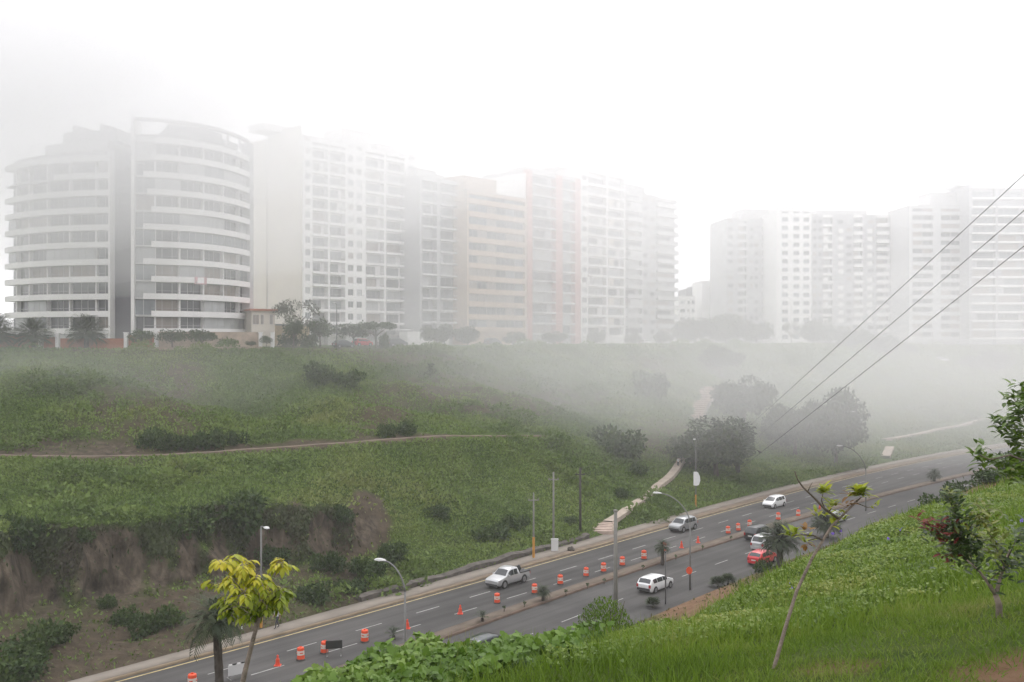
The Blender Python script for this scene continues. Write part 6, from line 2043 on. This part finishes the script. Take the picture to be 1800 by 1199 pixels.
# left sapling, yellow green pinnate crown
YS = 7.6
base = near_at((408 - 900) / F * YS, YS)
sp = empty('sapling', base, 'young tree with a yellow green leafy crown in front of the road, lower left', 'young tree', 'saplings on the lawn')
tp = [base + Vector((0, 0, -.1)), px3(418, 1240, YS), px3(432, 1175, YS), px3(446, 1120, YS), px3(458, 1080, YS)]
mb = MB(); mb.tube([q - base for q in tp], [.030, .024, .020, .017, .014], 8)
tips = [(390, 988, -.10), (412, 980, .1), (432, 990, -.15), (494, 988, .05), (384, 1022, .12), (408, 1018, -.22), (452, 1016, -.2), (478, 1030, .1), (496, 1040, -.1), (430, 1040, -.28),
        (398, 1052, 0), (468, 1056, -.1), (440, 1062, .15), (488, 1056, .12), (432, 1012, .2), (456, 1040, .2), (412, 1066, -.1), (450, 1075, -.15)]
LV = []
twigs = MB()
for (tx, ty, dy) in tips:
    e = px3(tx, ty, YS + dy)
    m1 = tp[4].lerp(e, .5) + Vector((0, 0, .02))
    s0 = tp[3].lerp(tp[4], random.uniform(.5, 1))
    twigs.tube([s0 - base, m1 - base, e - base], [.008, .0055, .004], 6)
    for k in range(11):
        a = k * 2.4 + tx
        q = e + Vector((random.uniform(-.03, .03), random.uniform(-.05, .05), random.uniform(-.03, .03)))
        lv, st = pinnate(q, (math.cos(a), math.sin(a) * .9, random.uniform(-.2, .5)), random.uniform(.05, .10), 3, random.uniform(.05, .088), .9)
        LV += lv
        twigs.tube([x - base for x in st], [.0025] * len(st), 4, cap=False)
mb.build('trunk', M['bark2'], sp, smooth=True)
twigs.build('branch', M['bark2'], sp, smooth=True)
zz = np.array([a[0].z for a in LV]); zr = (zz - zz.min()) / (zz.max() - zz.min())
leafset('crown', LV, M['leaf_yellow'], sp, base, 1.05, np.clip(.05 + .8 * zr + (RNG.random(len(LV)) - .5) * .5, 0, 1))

# leaning sapling on the right
YT = 7.5
base = near_at((1357 - 900) / F * YT, YT)
sp = empty('sapling', base, 'thin leaning sapling with a bare forked twig and a few leaf tufts', 'young tree', 'saplings on the lawn')
pl = [(1357, 1205), (1362, 1170), (1380, 1105), (1400, 1040), (1428, 980), (1462, 925), (1485, 902), (1505, 882)]
pts = [px3(x, y, YT) for x, y in pl]
pts[0] = base + Vector((0, 0, -.05))
MB().tube([q - base for q in pts], [.021, .016, .014, .0125, .011, .010, .009, .008], 9).build('trunk', M['bark2'], sp, smooth=True)
br = MB()
def twig(pp, r0, r1, dy=0):
    q = [px3(x, y, YT + dy * i / max(1, len(pp) - 1)) - base for i, (x, y) in enumerate(pp)]
    br.tube(q, [r0 + (r1 - r0) * i / (len(q) - 1) for i in range(len(q))], 6)
twig([(1474, 912), (1450, 895), (1432, 876), (1412, 857), (1402, 843), (1397, 829)], .011, .004, -.15)
twig([(1420, 864), (1424, 855), (1428, 848)], .005, .002, .05)
twig([(1450, 895), (1444, 880), (1447, 866)], .006, .003, .05)
twig([(1458, 899), (1462, 890)], .006, .003)
twig([(1447, 950), (1430, 941), (1410, 940), (1394, 942)], .007, .003, -.1)
twig([(1447, 950), (1437, 946), (1420, 950)], .005, .003)
twig([(1505, 882), (1514, 874)], .008, .004)
twig([(1505, 884), (1525, 892), (1540, 893)], .004, .002, .1)
br.build('branch', M['bark'], sp, smooth=True)
def tuft(px, py, n, L, spread=.06, dy=0, up=.25):
    out = []
    for k in range(n):
        a = k * 2.4 + px
        d = Vector((math.cos(a), math.sin(a), random.uniform(-.35, .9) * 1.0 + up)).normalized()
        q = px3(px, py, YT + dy) + Vector((random.uniform(-1, 1), random.uniform(-1, 1), random.uniform(-.6, 1))) * spread * .5
        out.append((q, d, Vector((0, 0, 1)) + d * .2, L * random.uniform(.7, 1.2)))
    return out
for args in [(1447, 864, 30, .085, .05), (1462, 888, 26, .075, .06), (1510, 868, 54, .10, .08), (1392, 941, 26, .08, .06, -.1), (1416, 950, 18, .075, .07), (1470, 915, 22, .085, .12), (1436, 905, 8, .07, .05), (1537, 893, 5, .06)]:
    leafset('leaf_tuft', tuft(*args), M['leaf_sapling'], sp, base, .85)
for args in [(1492, 872, 6, .09, .03, 0, -.1), (1490, 888, 7, .08, .05, 0, -.2), (1418, 935, 6, .08, .04), (1418, 958, 7, .08, .04, 0, -.4)]:
    leafset('old_leaf', tuft(*args), M['leaf_rust'], sp, base, .85)

# red leaved little tree on the right
YR = 8.5
base = near_at((1757 - 900) / F * YR, YR)
sp = empty('sapling', base, 'short forked tree with dark green and deep red leaves on the lawn', 'young tree', 'saplings on the lawn')
def q3(x, y, dy=0): return px3(x, y, YR + dy) - base
mb = MB()
mb.tube([Vector((0, 0, -.08)), q3(1756, 1062), q3(1750, 1045)], [.032, .027, .022], 9)
mb.tube([q3(1750, 1045), q3(1735, 1022), q3(1722, 1005), q3(1700, 985, -.1)], [.018, .014, .011, .007], 7)
mb.tube([q3(1751, 1045), q3(1757, 1020), q3(1765, 995, .1), q3(1775, 965, .15)], [.02, .014, .012, .007], 7)
mb.build('trunk', M['bark2'], sp, smooth=True)
tg = MB()
LR, LG, LY = 'red', 'dark', 'young'
STR = []
def strand(a, b, n, L, store_, dr=.0, thick=.006, ww=.05):
    s_ = []
    STR.append((store_, s_))
    _strand(a, b, int(n * 1.25), L, s_, dr, thick, ww)
def _strand(a, b, n, L, store, dr=.0, thick=.006, ww=.05):
    A_, B_ = q3(*a), q3(*b)
    tg.tube([A_, A_.lerp(B_, .5) + Vector((0, 0, .02)), B_], [thick, thick * .7, thick * .4], 5)
    for k in range(n):
        t = random.random() ** .8
        p_ = A_.lerp(B_, t) + Vector((random.gauss(0, ww), random.gauss(0, ww), random.gauss(0, ww)))
        an = random.uniform(0, 6.28)
        d = ((B_ - A_).normalized() * .6 + Vector((math.cos(an), math.sin(an), random.uniform(-.5, .6)))).normalized()
        store.append((p_ + base, d, Vector((0, 0, 1)) + d * .2 + Vector((0, -.4, 0)), L * random.uniform(.7, 1.2)))
strand((1712, 995), (1668, 878), 120, .085, LG, ww=.05)
strand((1690, 960), (1672, 866), 45, .08, LG, ww=.03)
strand((1700, 985), (1645, 935), 110, .08, LG, ww=.06)
strand((1705, 990), (1690, 930), 120, .085, LG, ww=.07)
strand((1665, 950), (1618, 915), 42, .07, LR, ww=.035)
strand((1680, 950), (1648, 918), 40, .07, LR, ww=.04)
strand((1690, 975), (1660, 980), 14, .07, LR, ww=.03)
strand((1690, 945), (1678, 915), 14, .06, LR, ww=.03)
strand((1765, 995), (1722, 905), 80, .085, LY, ww=.06)
strand((1700, 935), (1735, 890), 60, .08, LY, ww=.06)
strand((1672, 880), (1667, 862), 18, .07, LY, ww=.02)
strand((1770, 985), (1798, 930), 60, .085, LG, ww=.06)
strand((1765, 1000), (1795, 985), 46, .085, LG, ww=.06)
strand((1740, 1020), (1770, 1000), 24, .08, LG, ww=.05)
tg.build('branch', M['bark'], sp, smooth=True)
M['leaf_darkgreen'] = foliage('dark_green_leaves', [(.022, .045, .010), (.045, .080, .016), (.075, .115, .022)], 3.0, .25, .45, .35)
M['leaf_olive'] = foliage('olive_leaves', [(.07, .10, .012), (.12, .15, .02), (.19, .20, .03)], 3.0, .3, .45, .35)
for kd, s_ in STR:
    leafset(kd + '_leaf_spray', s_, M[{'red': 'leaf_red', 'dark': 'leaf_darkgreen', 'young': 'leaf_olive'}[kd]], sp, base, .85)

# branch reaching in from the tree at the right edge
YB = 6.4
base = near_at((1905 - 900) / F * YB, YB)
sp = empty('sapling', base, 'glossy green tree whose branch reaches in from the right edge', 'young tree', 'saplings on the lawn')
def b3(x, y, dy=0): return px3(x, y, YB + dy) - base
mb = MB(); mb.tube([Vector((0, 0, -.1)), b3(1890, 1050), b3(1870, 930), b3(1858, 840), b3(1850, 740)], [.04, .035, .028, .022, .014], 8); mb.build('trunk', M['bark2'], sp, smooth=True)
br = MB(); LB = []
def bough(pp, r0=.009):
    q = [b3(x, y, d) for x, y, d in pp]
    br.tube(q, [r0 * (1 - .7 * i / (len(q) - 1)) for i in range(len(q))], 6)
def rosette(x, y, n=16, L=.075, sp_=.03, d=0):
    c = b3(x, y, d) + base
    for k in range(int(n * 1.7)):
        a = k * 2.4
        dd = Vector((math.cos(a), math.sin(a), random.uniform(-.5, .9))).normalized()
        LB.append((c + Vector((random.gauss(0, sp_), random.gauss(0, sp_), random.gauss(0, sp_))), dd, Vector((0, -.3, 1)) + dd * .2, L * random.uniform(.75, 1.15)))
bough([(1858, 840, 0), (1815, 815, -.1), (1775, 800, -.15), (1740, 808, -.2), (1722, 800, -.2)])
bough([(1855, 790, 0), (1815, 770, .05), (1785, 752, .1), (1760, 745, .1)])
bough([(1815, 770, .05), (1800, 740, .05), (1790, 710, .05), (1780, 700, .05)], .006)
bough([(1858, 840, 0), (1825, 838, .1), (1800, 830, .1)], .006)
for (x, y, n) in [(1724, 800, 20), (1735, 812, 16), (1750, 815, 14), (1765, 815, 16), (1722, 810, 8), (1758, 745, 22), (1772, 752, 18), (1785, 735, 20), (1782, 705, 26), (1796, 690, 20), (1795, 720, 22), (1780, 770, 22), (1795, 760, 22), (1795, 785, 16),
                  (1785, 800, 18), (1800, 815, 22), (1790, 830, 22), (1805, 842, 22), (1780, 838, 14), (1810, 700, 30), (1825, 720, 30), (1820, 760, 30), (1830, 800, 30), (1840, 760, 30), (1850, 710, 30), (1870, 780, 30), (1860, 840, 30), (1770, 725, 8), (1810, 790, 16)]:
    rosette(x, y, n, .07, .028, random.uniform(-.15, .15))
br.build('branch', M['bark'], sp, smooth=True)
leafset('crown', LB, M['leaf_right'], sp, base, .85)

# violet flowers in the vines
FL = [(1384, 1029, 'violet flower on the vines, upper of two close together left of the leaning sapling'), (1391, 1037, 'violet flower on the vines, lower of two close together left of the leaning sapling'), (978, 1110, 'violet flower at the crest of the vine bank'),
      (1464, 940, 'violet flower beside the trunk of the leaning sapling, left of two'), (1478, 935, 'pale violet flower right of the leaning sapling trunk'), (1797, 918, 'violet flower near the right edge'),
      (1583, 932, 'small pale violet flower in the low vines left of the red leaved tree'), (1752, 957, 'pale violet flower between the branches of the red leaved tree'), (1562, 950, 'violet flower in the low vines far left of the red leaves')]
for i, (px, py, lb) in enumerate(FL):
    p = near_px(px, py)
    Yf = min(p.y, 24)
    d_ = Vector(((px - 900) / F, 1, -(py - 599.5) / F))
    q = CAMP + d_ * (Yf - .35)
    q.z += .02
    f = empty('flower', q, lb, 'flower', 'violet flowers in the vines', i)
    mb = MB(); vs = [(0, 0, -.05)]
    nn = 15
    for k in range(nn):
        a = 2 * math.pi * k / nn
        vs.append((.018 * math.cos(a), .018 * math.sin(a), -.01))
    for k in range(nn):
        a = 2 * math.pi * k / nn; rr = .044 if k % 3 else .037
        vs.append((rr * math.cos(a), rr * math.sin(a), .012))
    fs = [(0, 1 + k, 1 + (k + 1) % nn) for k in range(nn)] + [(1 + k, 1 + nn + k, 1 + nn + (k + 1) % nn, 1 + (k + 1) % nn) for k in range(nn)]
    mb.add(vs, fs); o = mb.build('petals', M['petal'], f, smooth=True)
    o.rotation_euler = (R(50), 0, 0)
    MB().tube([(0, .03, -.04), (0, .05, -.15), (0, .06, -.45)], .003, 5).build('stem', M['leaf_vine'], f)

# ------------------------------------------------------------------ haze: one even closed box of damp air round everything
def air(name, density, aniso=.35):
    m = bpy.data.materials.new(name)
    m.use_nodes = True
    n = m.node_tree
    n.nodes.clear()
    v = n.nodes.new('ShaderNodeVolumePrincipled')
    v.inputs['Color'].default_value = (.995, .995, 1, 1)
    v.inputs['Density'].default_value = density
    v.inputs['Anisotropy'].default_value = aniso
    o = n.nodes.new('ShaderNodeOutputMaterial')
    n.links.new(v.outputs['Volume'], o.inputs['Volume'])
    return m
tag(MB().box(-620, 620, -90, 760, -1.3, 118).build('haze', air('haze', .0005)), kind='stuff')
# drifting banks of denser fog: each a set of nested rounded bodies of even density, so that its rim thins out
def fog_bank(c, r, density, n=4):
    c = Vector(c)
    for k in range(n):
        s = 1 - .62 * k / max(1, n - 1)
        bm = bmesh.new()
        bmesh.ops.create_icosphere(bm, subdivisions=4, radius=1)
        for v in bm.verts:
            w = 1 + .16 * float(fbm(v.co.x * 1.6 + k, v.co.y * 1.6 + v.co.z * 2.1 + c.x, 301 + k, 3))
            v.co = Vector((v.co.x * r[0] * s * w, v.co.y * r[1] * s * w, v.co.z * r[2] * s * w)) + c
        me = bpy.data.meshes.new('fog_bank'); bm.to_mesh(me); bm.free()
        me.materials.append(air('fog', density / n))
        tag(link_mesh('fog_bank', me), kind='stuff')
fog_bank((-84, 148, 70), (94, 22, 42), .105)
fog_bank((-12, 205, 66), (72, 30, 40), .024)
fog_bank((38, 262, 60), (74, 34, 42), .018)
fog_bank((150, 300, 60), (112, 40, 40), .0075)
fog_bank((108, 238, 15), (104, 84, 30), .0068)
fog_bank((4, 176, 20), (46, 24, 13), .017)
fog_bank((10, 200, 24), (200, 72, 34), .0052)
fog_bank((-64, 132, 19), (44, 10, 9), .022)
fog_bank((62, 164, 15), (46, 13, 13), .016)
fog_bank((150, 298, 84), (120, 32, 28), .022)
fog_bank((20, 156, 13), (48, 17, 10), .014)
